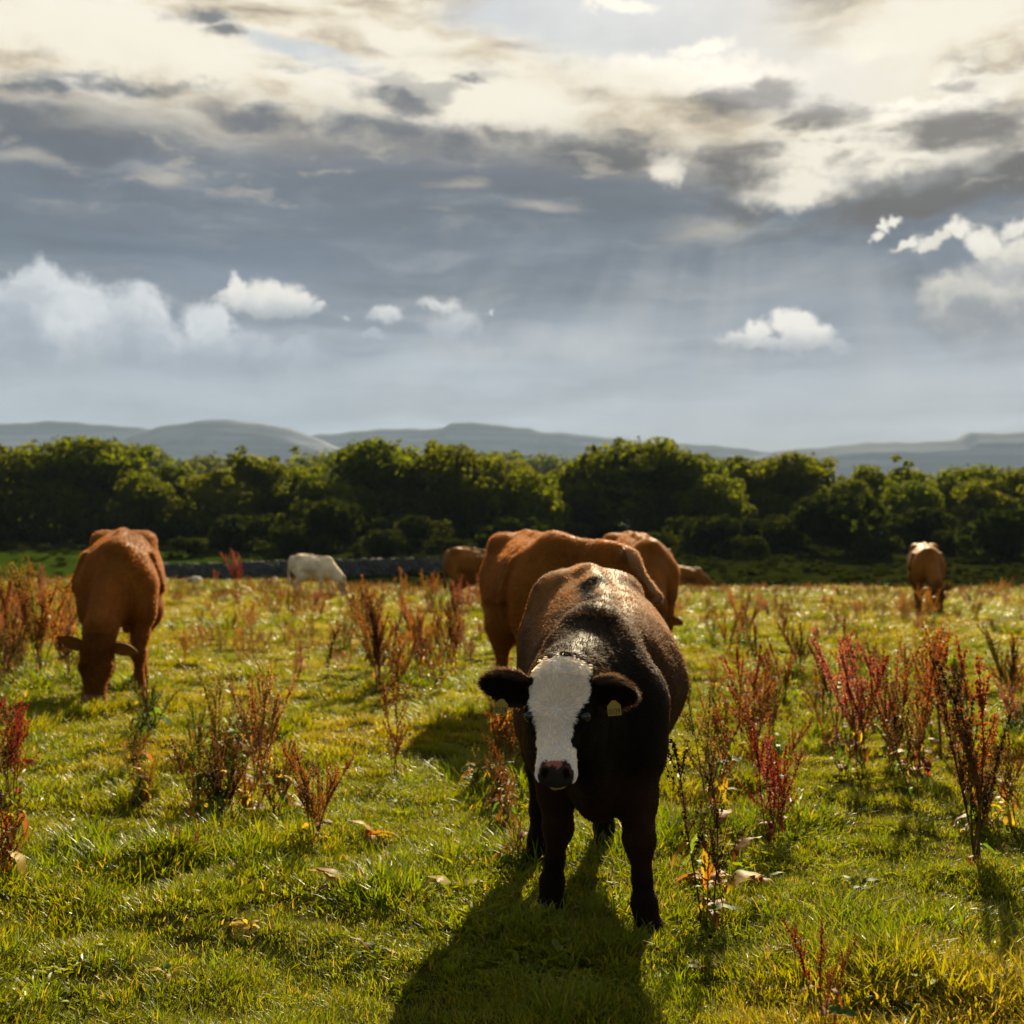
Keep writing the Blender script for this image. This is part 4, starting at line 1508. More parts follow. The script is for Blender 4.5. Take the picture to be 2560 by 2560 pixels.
def calf_col(P):
    P = np.asarray(P)
    x, y, z = P[:, 0], P[:, 1], P[:, 2]
    nz_ = vnoise(P, 4.0, 1, 4)
    black = np.array([.0075, .0055, .0045])
    brown = np.array([.095, .038, .009])
    gold = np.array([.23, .105, .027])  # golden brown of the upper back, sunlit hair glint painted in
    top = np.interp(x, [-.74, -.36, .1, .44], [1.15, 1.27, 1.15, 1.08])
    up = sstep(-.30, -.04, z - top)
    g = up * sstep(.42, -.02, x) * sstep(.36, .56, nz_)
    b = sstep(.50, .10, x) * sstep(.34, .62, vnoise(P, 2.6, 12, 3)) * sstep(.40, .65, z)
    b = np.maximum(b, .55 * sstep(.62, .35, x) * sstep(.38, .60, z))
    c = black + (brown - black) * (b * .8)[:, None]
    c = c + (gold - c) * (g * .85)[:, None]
    # dark spine blotches
    sp_ = sstep(.07, .02, np.abs(y - .03) - .03 * nz_) * up * sstep(.47, .60, vnoise(P, 7.0, 5, 2))
    c = c + (black - c) * sp_[:, None]
    # warm brown on the inner forearms
    leg = sstep(.62, .45, z) * sstep(.16, .30, z) * (x > .2)
    c = c + (np.array([.030, .012, .005]) - c) * (leg * .7)[:, None]
    hoof = z < .05
    c[hoof] = (.010, .009, .008)
    w = calf_white(P)
    c[w] = np.array([.76, .70, .62]) * (.85 + .3 * vnoise(P[w], 14.0, 4, 3))[:, None]
    pd = calf_pad(P)
    h = head_coords(P)
    c[pd] = (.030, .026, .025)
    pk = pd & (h[:, 0] < .905 + .012 * np.sin(h[:, 1] * 90)) & (np.abs(h[:, 1] + .005) < .066)
    c[pk] = (.42, .15, .11)
    nos = ((np.abs(h[:, 1]) - .090) / .028) ** 2 + ((h[:, 0] - .955) / .040) ** 2
    edge_ = ((np.abs(h[:, 1]) - .108) / .030) ** 2 + ((h[:, 0] - .925) / .048) ** 2
    red = (edge_ < 1) & (h[:, 2] > -.150) & pd
    c[red] = c[red] * .35 + np.array([.13, .040, .022]) * .65
    c[(nos < 1) & pd] = (.008, .006, .006)
    chin = w & (h[:, 2] < -.16) & (h[:, 0] > .9)
    c[chin] = (.40, .30, .12)
    return c


calf = cow_root('calf', 'black and brown calf with white face and yellow ear tags, standing in front', 'calf', None, CX0, CD0, (0, -1))
calf.location.z = tz(CX0, CD0)
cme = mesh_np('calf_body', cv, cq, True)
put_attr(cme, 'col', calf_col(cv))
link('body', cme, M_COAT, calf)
for s_ in (-1, 1):
    bpy.ops  # (no operators used)
    me = bpy.data.meshes.new('eye')
    import bmesh
    bm_ = bmesh.new()
    bmesh.ops.create_uvsphere(bm_, u_segments=20, v_segments=12, radius=.022)
    bm_.to_mesh(me)
    bm_.free()
    me.polygons.foreach_set('use_smooth', np.ones(len(me.polygons), bool))
    link('eye', me, M_EYE, calf, tuple(O + E @ (np.array([.47, s_ * .222, .012]) * HL)))


def calf_flow(P):
    h = head_coords(P)
    # swept back and down over the trunk
    f = np.stack([-np.ones(len(P)), .0 * P[:, 0], -.55 * np.ones(len(P))], -1)
    leg = P[:, 2] < .5
    f[leg] = (-.1, 0, -1)
    ish = (h[:, 0] > -.12) & (h[:, 0] < 1.25) & (np.abs(h[:, 1]) < .42) & (h[:, 2] > -.40) & (h[:, 2] < .3)
    # two whorls on the face: radiating from the lower, swept aside from the upper
    d = np.stack([h[:, 0] - .43, h[:, 1] + .01, 0 * h[:, 0]], -1)
    d /= np.maximum(np.linalg.norm(d, axis=1, keepdims=True), .02)
    up = sstep(.20, .10, h[:, 0])
    side = np.stack([.55 + 0 * d[:, 0], np.sign(h[:, 1]) * (.35 + np.abs(h[:, 1]) * 7), .35 + 0 * d[:, 0]], -1)
    hd = d * (1 - up)[:, None] + side * up[:, None]
    lowf = h[:, 0] > .62
    hd[lowf] = np.stack([np.ones(lowf.sum()), h[lowf, 1] * 1.2, 0 * h[lowf, 0]], -1)
    fw = hd @ E.T
    f[ish] = fw[ish]
    return f


def calf_len(P):
    h = head_coords(P)
    L = np.full(len(P), .0135)
    L = np.where((P[:, 0] > .25) & (P[:, 2] > .9), .017, L)
    L = np.where(P[:, 2] < .55, .011, L)
    L = np.where(P[:, 2] < .06, 0, L)
    ish = (h[:, 0] > -.15) & (h[:, 0] < 1.25) & (np.abs(h[:, 1]) < .42) & (h[:, 2] > -.40) & (h[:, 2] < .3)
    L = np.where(ish, np.interp(h[:, 0], [-.15, .02, .12, .22, .5, .75, .9], [.024, .020, .022, .021, .019, .012, .007]), L)
    L = np.where(calf_pad(P), 0, L)
    return L


HAIRS = True
if HAIRS:
    hair_obj('coat', cv, cq, cn, 190000, calf_len, calf_flow, lambda P: calf_col(P) * np.array([1.15, 1.1, 1.05]), calf, .34, 3, .0009)
    facem = cv[cq].mean(1)
    fh = head_coords(facem)
    fsel = (fh[:, 0] > -.1) & (fh[:, 0] < 1.0) & (fh[:, 2] > -.14) & (np.abs(fh[:, 1]) < .3)
    hair_obj('face_hair', cv, cq[fsel], cn, 52000, calf_len, calf_flow, lambda P: np.minimum(calf_col(P) * np.array([1.22, 1.22, 1.24]), .95), calf, .26, 4, .0009, M_FACE, .08, .28)

# ears: left and right in the picture
ev, ef = ear_mesh(.175, .060, .62, .05, .010)
eme = mesh_np('ear', ev, ef, True)
put_attr(eme, 'col', np.where((ev[:, 2] > .0)[:, None], np.array([[.010, .007, .006]]), np.array([[.0075, .0055, .0045]])))
en = np.zeros_like(ev)
for s_, tipdir, opn in ((-1, (-.10, -1.0, .06), (.92, -.15, -.42)), (1, (-.10, 1.0, -.10), (.90, .10, -.42))):
    root = O + E @ (np.array([.20, s_ * .195, -.07]) * HL)
    B = basis(tipdir, opn)
    ear = link('ear', eme, M_COAT, calf)
    ear.matrix_local = mat4(B, root)
    if HAIRS:
        def efl(P): return np.stack([np.ones(len(P)), P[:, 1] * 14, 0 * P[:, 0] + .1], -1)
        hair_obj('ear_hair', ev, ef.astype(int), vnormals(ev, ef.astype(int)), 9000, lambda P: np.where(P[:, 0] < .03, .02, .024), efl,
                 lambda P: np.tile(np.array([[.016, .010, .007]]), (len(P), 1)) + .06 * sstep(.035, .055, np.abs(P[:, 1]))[:, None] * np.array([[1, .7, .55]]), ear, .45, 20 + s_, .0009)
    # yellow tag hanging from the ear, with its number
    tw, th = .0215, .048
    bm_ = bmesh.new()
    pr = [(-tw, -th), (tw, -th), (tw, -.016), (.006, 0), (-.006, 0), (-tw, -.016)]
    fr = [bm_.verts.new((a, b, .001)) for a, b in pr]
    bk = [bm_.verts.new((a, b, -.001)) for a, b in pr]
    bm_.faces.new(fr)
    bm_.faces.new(bk[::-1])
    for i in range(6):
        bm_.faces.new([fr[i], bk[i], bk[(i + 1) % 6], fr[(i + 1) % 6]])
    tme = bpy.data.meshes.new('ear_tag')
    bm_.to_mesh(tme)
    bm_.free()
    tagpos = O + E @ (np.array([.33, s_ * (.465 if s_ < 0 else .455), .04]) * HL) + np.array([.022, 0, 0])
    yaw = -.10 if s_ < 0 else .10
    TB = basis((0.05, math.cos(yaw), math.sin(yaw) * (1 if s_ < 0 else 1)), (1, .05, .12))
    tg = link('ear_tag', tme, M_TAG, calf)
    tg.matrix_local = mat4(TB, tagpos)
    fc = bpy.data.curves.new('tag_number', 'FONT')
    fc.body = '0129'
    fc.size = .0195
    fc.align_x = 'CENTER'
    fo = bpy.data.objects.new('tmp', fc)
    COL.objects.link(fo)
    bpy.context.view_layer.update()
    nme = bpy.data.meshes.new_from_object(fo.evaluated_get(bpy.context.evaluated_depsgraph_get()))
    bpy.data.objects.remove(fo)
    nb = link('tag_number', nme, M_INK, tg)
    nb.location = (0, -.043, .0016)
    nb.scale = (.95, 1.25, 1)

# ================================================================== grown brown cattle
def torso(S_, hz, wz, belly=.40):
    rows = [(-.92, hz - .22, hz - .50, .09, 0), (-.84, hz - .10, hz - .66, .19, 0), (-.66, hz - .02, hz - .76, .26, 0), (-.46, hz, hz - .84, .30, 0), (-.18, hz - .03, hz - .86, .35, 0),
            (.12, (hz + wz) / 2 - .02, hz - .89, belly, 0), (.36, wz - .005, hz - .87, .345, 0), (.54, wz - .01, hz - .84, .27, 0), (.68, wz - .09, hz - .78, .21, 0), (.80, wz - .28, hz - .62, .13, 0)]
    S_.loft((0, 0, 0), np.eye(3), rows, .05, 2.08, .26, .04)
    for s_ in (-1, 1):
        S_.ell((-.52, s_ * .215, hz - .10), (.14, .08, .075), .13)
        S_.ell((-.84, s_ * .12, hz - .25), (.09, .07, .12), .12)
        S_.ell((.50, s_ * .185, wz - .34), (.18, .09, .26), .13, basis((.95, 0, .3), (-.3, -s_ * .10, .95)))
        S_.ell((.66, s_ * .17, wz - .52), (.13, .09, .16), .07)
        for j in range(6):      # faint ribs
            xx = .30 - j * .115
            S_.cone((xx + .06, s_ * .285, hz - .24), (xx - .04, s_ * .375, hz - .55), .030, .030, .05)
    S_.chain([(-.88, 0, hz - .12), (-.6, 0, hz - .03), (-.4, 0, hz - .02), (-.1, 0, hz - .04), (.2, 0, (hz + wz) / 2 - .02), (.5, 0, wz), (.62, 0, wz - .04)], [.02, .012, .012, .02, .02, .03, .03], .06)
    S_.ell((.50, 0, wz - .04), (.20, .10, .06), .10)


def cow_colours(P, base, dark, pale, Oh, Eh, Lh):
    h = (P - Oh) @ Eh / Lh
    nz_ = vnoise(P, 3.0, 2, 4)
    c = base[None] * (.60 + .80 * nz_)[:, None]
    c = c + (base * 1.35 - c) * (sstep(.52, .68, vnoise(P, 5.0, 44, 3)) * .35)[:, None]
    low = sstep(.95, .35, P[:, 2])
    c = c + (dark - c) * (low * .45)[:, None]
    ish = (h[:, 0] > -.05) & (h[:, 0] < 1.2) & (np.abs(h[:, 1]) < .4) & (np.abs(h[:, 2]) < .4)
    if Oh[2] > 1.0:
        fc_ = ish & (h[:, 2] > -.06) & (h[:, 0] > .02)
        c[fc_] = c[fc_] * .55 + np.array([.36, .25, .16]) * .45
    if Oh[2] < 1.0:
        c[ish] = c[ish] * .55 + dark * .25  # lowered head: its shade is painted into the coat as a darker tone
    mz = ish & (h[:, 0] > .86)
    c[mz] = pale
    ns = ish & (h[:, 0] > .93) & (h[:, 2] > -.10)
    c[ns] = (.16, .09, .07)
    c[P[:, 2] < .055] = (.03, .024, .02)
    return c


def adult(kind):
    S_ = SDF((-1.10, -.62, -.06), (1.45, .95, 1.66), 0.0125)
    if kind == 'standing':
        hz, wz = 1.50, 1.42
        torso(S_, hz, wz)
        poll, muz = (1.06, .33, 1.36), (1.06, .66, .985)
        S_.cone((.52, 0, 1.17), (.98, .22, 1.22), .27, .16, .09, .62)
        S_.cone((.62, 0, .95), (1.02, .26, 1.10), .20, .12, .09, .6)
        S_.cone((.55, 0, 1.36), (1.02, .29, 1.33), .07, .06, .08)
        Oh, Eh, Lh = head(S_, poll, muz, .1, 1.0)
        S_.cone((.98, .24, 1.26), (1.06, .38, 1.26), .14, .11, .06)
        legs = [((.56, .19, 1.05), (.50, .21, .80), (.54, .19, .43), (.53, .19, .15), (.56, .19, 0)), ((.54, -.19, 1.05), (.46, -.21, .80), (.44, -.19, .43), (.42, -.19, .15), (.45, -.19, 0))]
        tail = [(-.90, 0, 1.40), (-1.0, .0, 1.25), (-1.02, 0, .85), (-1.0, .02, .55)]
    else:
        hz, wz = 1.52, 1.38
        torso(S_, hz, wz, .395)
        poll, muz = (1.18, -.115, .60), (1.30, -.135, .07)
        S_.cone((.54, 0, 1.10), (1.12, -.10, .69), .26, .155, .11, .68)
        S_.cone((.62, 0, .88), (1.10, -.10, .62), .19, .12, .09, .6)
        S_.cone((.56, 0, 1.22), (1.13, -.105, .68), .09, .06, .12)
        Oh, Eh, Lh = head(S_, poll, muz, 0.08, 1.22)
        S_.cone((1.10, -.10, .65), (1.19, -.12, .52), .13, .11, .06)
        legs = [((.56, .19, 1.02), (.52, .21, .78), (.62, .19, .42), (.62, .20, .15), (.65, .20, 0)), ((.54, -.19, 1.02), (.44, -.21, .78), (.38, -.19, .42), (.33, -.19, .15), (.35, -.19, 0))]
        tail = [(-.90, 0, 1.42), (-1.0, .0, 1.27), (-1.02, 0, .85), (-1.0, .02, .55)]
    for q in legs:
        leg_front(S_, *q, 1.0)
    leg_hind(S_, (-.58, .17, hz - .42), (-.36, .22, hz - .76), (-.74, .17, .52), (-.68, .17, .15), (-.64, .17, 0), 1.15)
    leg_hind(S_, (-.58, -.17, hz - .42), (-.30, -.22, hz - .76), (-.62, -.17, .52), (-.55, -.17, .15), (-.51, -.17, 0), 1.15)
    S_.chain(tail, [.045, .035, .022, .05], .03)
    S_.floor()
    v, q = S_.mesh(3)
    return v, q, vnormals(v, q), Oh, Eh, Lh


BROWN, DARKB, PALEB = np.array([.190, .069, .010]), np.array([.088, .026, .004]), np.array([.26, .12, .05])
CREAM, DARKC, PALEC = np.array([.70, .57, .37]), np.array([.50, .37, .20]), np.array([.60, .45, .33])
COWS = {}
for kd in ('standing', 'grazing'):
    v, q, nn_, Oh, Eh, Lh = adult(kd)
    for cname, (b_, d_, p_) in (('brown', (BROWN, DARKB, PALEB)), ('cream', (CREAM, DARKC, PALEC))):
        if kd == 'standing' and cname == 'cream':
            continue
        me = mesh_np('cow_body', v, q, True)
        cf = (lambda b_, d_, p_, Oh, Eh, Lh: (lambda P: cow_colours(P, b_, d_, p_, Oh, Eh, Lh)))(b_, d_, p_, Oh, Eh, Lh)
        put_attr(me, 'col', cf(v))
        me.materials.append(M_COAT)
        COWS[kd, cname] = (me, v, q, nn_, Oh, Eh, Lh, cf)
aev, aef = ear_mesh(.23, .056, .40, .10, .012)
EARS = {}
for cname, cc in (('brown', BROWN), ('cream', CREAM)):
    me = mesh_np('ear', aev, aef, True)
    put_attr(me, 'col', np.tile(cc * .8, (len(aev), 1)))
    me.materials.append(M_COAT)
    EARS[cname] = me


def place_cow(kd, cname, x, d, fwd, label, scale=1.0, dz=0.0, hair=0, mirror=False):
    me, v, q, nn_, Oh, Eh, Lh, cf = COWS[kd, cname]
    o = cow_root('cow', label, 'cow', HERD, x, d, fwd, dz, scale)
    if mirror:
        o.scale.y = -scale
    link('body', me, None, o)
    for s_ in (-1, 1):
        root = Oh + Eh @ (np.array([.12, s_ * .17, -.05]) * Lh)
        td = Eh @ np.array([-.22 if s_ < 0 else .12, s_ * 1.0, -.05])
        op = Eh @ np.array([.45, .1 * s_, .85])
        e = link('ear', EARS[cname], None, o)
        e.matrix_local = mat4(basis(td, op), root)
    if hair and HAIRS:
        def fl(P):
            f = np.tile(np.array([[-1.0, 0, -.5]]), (len(P), 1))
            f[P[:, 2] < .6] = (-.1, 0, -1)
            return f
        hair_obj('coat', v, q, nn_, hair, lambda P: np.where(P[:, 2] < .07, 0, .024), fl, lambda P: cf(P) * 1.2, o, .5, 9, .0018)
    return o


def at_depth(px, d):
    return ray(px, HOR)[0] * d


# large cow at the left, head down, facing the camera
place_cow('grazing', 'brown', -3.60, 11.05, (.33, -1.22), 'large reddish brown cow with head down in the grass, facing the camera at the left', 1.0, 0.0, 80000)
# cow behind the calf with its head turned aside
place_cow('standing', 'brown', .22, 9.85, (.22, -.976), 'brown cow standing right behind the calf with its head turned to the right', 1.02, 0.0, 60000)
# grazing cow right behind that one
place_cow('grazing', 'brown', 1.55 * 14.6 / 14.6 - .02, 14.6, (.16, -1), 'bony brown cow grazing behind the turned head of the standing cow', 1.0, .04, 40000)
place_cow('grazing', 'cream', at_depth(785, 36.5), 36.5, (.93, -.36), 'cream white cow grazing alone in front of the stone wall', .88, -.04)
place_cow('grazing', 'brown', at_depth(1192, 27.5), 27.5, (.80, -.60), 'brown cow half hidden behind the rump of the standing cow', .96)
place_cow('grazing', 'brown', at_depth(1716, 53.0), 53.0, (.95, .2), 'far brown cow low behind the crest, right of the grazing cows', 1.0)
place_cow('grazing', 'brown', at_depth(2316, 26.3), 26.3, (-.25, -1.0), 'lone brown cow grazing among weeds at the far right', 1.0, 0.0, 0, True)

# ------------------------------------------------------------------ dock plants and weeds
def obj_col_mat(name, trans, rough, spec, tboost, vary=0.5, veins=False):
    def cf(n):
        oi = n.new('ShaderNodeObjectInfo')
        tco = n.new('ShaderNodeTexCoord').outputs['Object']
        c = oi.outputs['Color']
        nn_ = n.noise(tco, 26.0 if not veins else 7.0, 4.0, .65)
        c = n.mix(1.0, c, n.m('MULTIPLY_ADD', nn_, vary * 2, 1 - vary), 'MULTIPLY')
        if veins:
            c = n.mix(n.smooth(n.noise(tco, 13.0, 5.0, .7), .60, .72), c, (.10, .035, .010))
        return c
    return leafy(name, cf, trans, rough, spec, tboost)


M_SEED = obj_col_mat('dock_seed', .40, .7, .05, (1.7, 1.4, 1.1), .55)
M_STEM = obj_col_mat('dock_stem', .08, .5, .35, (1, 1, 1), .35)
M_DLEAF = obj_col_mat('dock_leaf', .50, .55, .10, (1.7, 1.5, .8), .45, True)


def stalk_mesh(seed, style):
    """stem of unit height with side branches, and the seed whorls along them, as two meshes"""
    r = random.Random(seed)
    vs, fs, pts = [], [], []
    bend = r.uniform(-.22, .22), r.uniform(-.22, .22)
    P = lambda t: Vector((bend[0] * t * t + .015 * math.sin(t * 7 + seed), bend[1] * t * t + .015 * math.cos(t * 6), t))
    tube(vs, fs, [P(t) for t in (0, .2, .4, .6, .8, .97)], [.0062, .0056, .0048, .0038, .0028, .0016], 5)
    runs = [([P(t) for t in (.52 if style != 'open' else .62, .7, .85, 1.0)], 1.0)]
    nb = {'open': 11, 'spire': 9, 'bunch': 11}[style]
    for i in range(nb):
        t0 = r.uniform(.22, .88)
        a = i * 2.4 + r.uniform(-.5, .5)
        ang = {'open': r.uniform(.38, .75), 'spire': r.uniform(.18, .40), 'bunch': r.uniform(.18, .62)}[style]
        ln = {'open': r.uniform(.14, .34), 'spire': r.uniform(.12, .26), 'bunch': r.uniform(.18, .40)}[style] * (1.25 - .7 * t0)
        b = P(t0)
        d = Vector((math.cos(a) * math.sin(ang), math.sin(a) * math.sin(ang), math.cos(ang)))
        q = [b, b + d * ln * .5 + Vector((0, 0, ln * .02)), b + d * ln + Vector((0, 0, ln * .12))]
        tube(vs, fs, q, [.0030, .0022, .0012], 4)
        runs.append(([b.lerp(q[1], .4), q[1], q[2]], .8))
    sv, sf = [], []
    for path, sz in runs:
        for i in range(len(path) - 1):
            a, b = path[i], path[i + 1]
            k = max(1, int((b - a).length / .0165))
            for j in range(k):
                c = a.lerp(b, (j + r.random()) / k)
                fall = 1.0 - .45 * ((i + j / k) / (len(path) - 1))
                for m_ in range(r.randint(4, 7) if style != 'open' else r.randint(3, 6)):
                    o = Vector((r.gauss(0, 1), r.gauss(0, 1), r.gauss(0, .8))) * .0125 * sz * fall
                    s_ = r.uniform(.008, .0165) * sz
                    u = Vector((r.gauss(0, 1), r.gauss(0, 1), r.gauss(0, 1))).normalized()
                    w = u.cross(Vector((r.gauss(0, 1), r.gauss(0, 1), r.gauss(0, 1)))).normalized()
                    q = len(sv)
                    for e in (u * s_, w * s_ * .75, -u * s_, -w * s_ * .75):
                        sv.append(tuple(c + o + e))
                    sf.append([q, q + 1, q + 2, q + 3])
    return mesh_np('dock_stem', np.array(vs), fs, True), mesh_np('seed_head', np.array(sv), sf)


def leaf_mesh(seed, width=.2, curl=.5):
    r = random.Random(seed)
    vs, fs = [], []
    n_ = 9
    for i in range(n_ + 1):
        t = i / n_
        w = width * .5 * (math.sin(math.pi * min(1, .08 + .92 * t)) ** .75) * (1.0 if t > .12 else .25) if t < 1 else .002
        an = curl * 2.0 * t
        x = math.sin(an) / max(curl * 2.0, .01)
        z = (math.cos(an) - 1) / max(curl * 2.0, .01) * 1.0 + .35 * t * (1 - t)
        wob = .035 * math.sin(t * 17 + seed), .035 * math.sin(t * 15 + 2 + seed)
        vs += [(x, -w, z + wob[0] * (t > .1) + .12 * w), (x, 0, z), (x, w, z + wob[1] * (t > .1) + .12 * w)]
    for i in range(n_):
        b = i * 3
        fs += [[b, b + 1, b + 4, b + 3], [b + 1, b + 2, b + 5, b + 4]]
    return mesh_np('dock_leaf', np.array(vs), fs, True)


STALK = {st: [stalk_mesh(500 + 10 * k + i, st) for i in range(5)] for k, st in enumerate(('open', 'spire', 'bunch'))}
for lst in STALK.values():
    for a_, b_ in lst:
        a_.materials.append(M_STEM)
        b_.materials.append(M_SEED)
LEAF = [leaf_mesh(i, w_, c_) for i, (w_, c_) in enumerate(((.24, .55), (.18, .85), (.28, .35), (.15, 1.1), (.34, .6)))]
for l_ in LEAF: l_.materials.append(M_DLEAF)

HUE = {'red': (.17, .024, .014), 'pink': (.24, .080, .058), 'rust': (.19, .070, .018), 'brown': (.11, .050, .015), 'olive': (.16, .130, .022), 'dark': (.050, .032, .012),
       'green': (.075, .105, .012), 'tan': (.27, .155, .055), 'orange': (.26, .125, .022)}
LHUE = {'yellow': (.30, .21, .020), 'green': (.075, .135, .014), 'dkgreen': (.035, .075, .012), 'red': (.19, .026, .012), 'brown': (.16, .065, .018), 'orange': (.25, .105, .018)}


def jit(c, a=.2):
    k = random.uniform(1 - a, 1 + a)
    return tuple(min(1, max(0, q * k * random.uniform(.93, 1.07))) for q in c) + (1,)


def weed(px, by, ty, half, n_st, hue, style, leaves, label, group=None, name='dock_plant', lean=0.0, at=None, cat='dock plant'):
    if at is None:
        x, y, z = gpoint(px, by)
    else:
        x, y = at
        z = tz(x, y)
    pxm = y / FPX
    H = (by - ty) * pxm
    o = bpy.data.objects.new(name, None)
    COL.objects.link(o)
    o.location = (x, y, z - .015)
    tag(o, label, cat, group)
    for i in range(n_st):
        hs = H * (random.uniform(.72, 1.0) if i else 1.0)
        a = random.uniform(0, 6.28)
        tgt = (2 * (i + .5) / n_st - 1) * half * pxm * .8 + random.gauss(0, .12) * half * pxm
        tl = math.atan2(tgt + lean * hs, hs)
        hu = random.choice(hue) if isinstance(hue, (list, tuple)) else hue
        sm_, hm_ = random.choice(STALK[style])
        st = link('stem', sm_, None, o, (random.gauss(0, .018), random.gauss(0, .03), 0), None, (hs * .9, hs * .9, hs))
        st.rotation_euler = (Matrix.Rotation(tl, 4, 'Y') @ Matrix.Rotation(random.gauss(0, .10), 4, 'X') @ Matrix.Rotation(a, 4, 'Z')).to_euler()
        c = HUE[hu]
        st.color = jit((c[0] * .55 + .02, c[1] * .6 + .012, c[2] * .6 + .004))
        sh = link('seed_head', hm_, None, st)
        sh.color = jit(c, .3)
        tag(sh, kind='stuff')
    for i in range(int(leaves[0] * 1.8 + 3) if leaves else 0):
        hu = random.choice(leaves[1])
        ln = random.uniform(.5, 1.0) * leaves[2]
        zz = random.uniform(.02, leaves[3] if len(leaves) > 3 else .45) * H
        xo = random.uniform(-1, 1) * half * pxm * .55 * (zz / max(H, .01) + .15)
        lf = link('leaf', random.choice(LEAF), None, o, (xo, random.gauss(0, .03), zz), (random.gauss(0, .3), random.uniform(-.9, .5), random.uniform(0, 6.28)), (ln, ln, ln))
        lf.color = jit(LHUE[hu], .3)
    return o


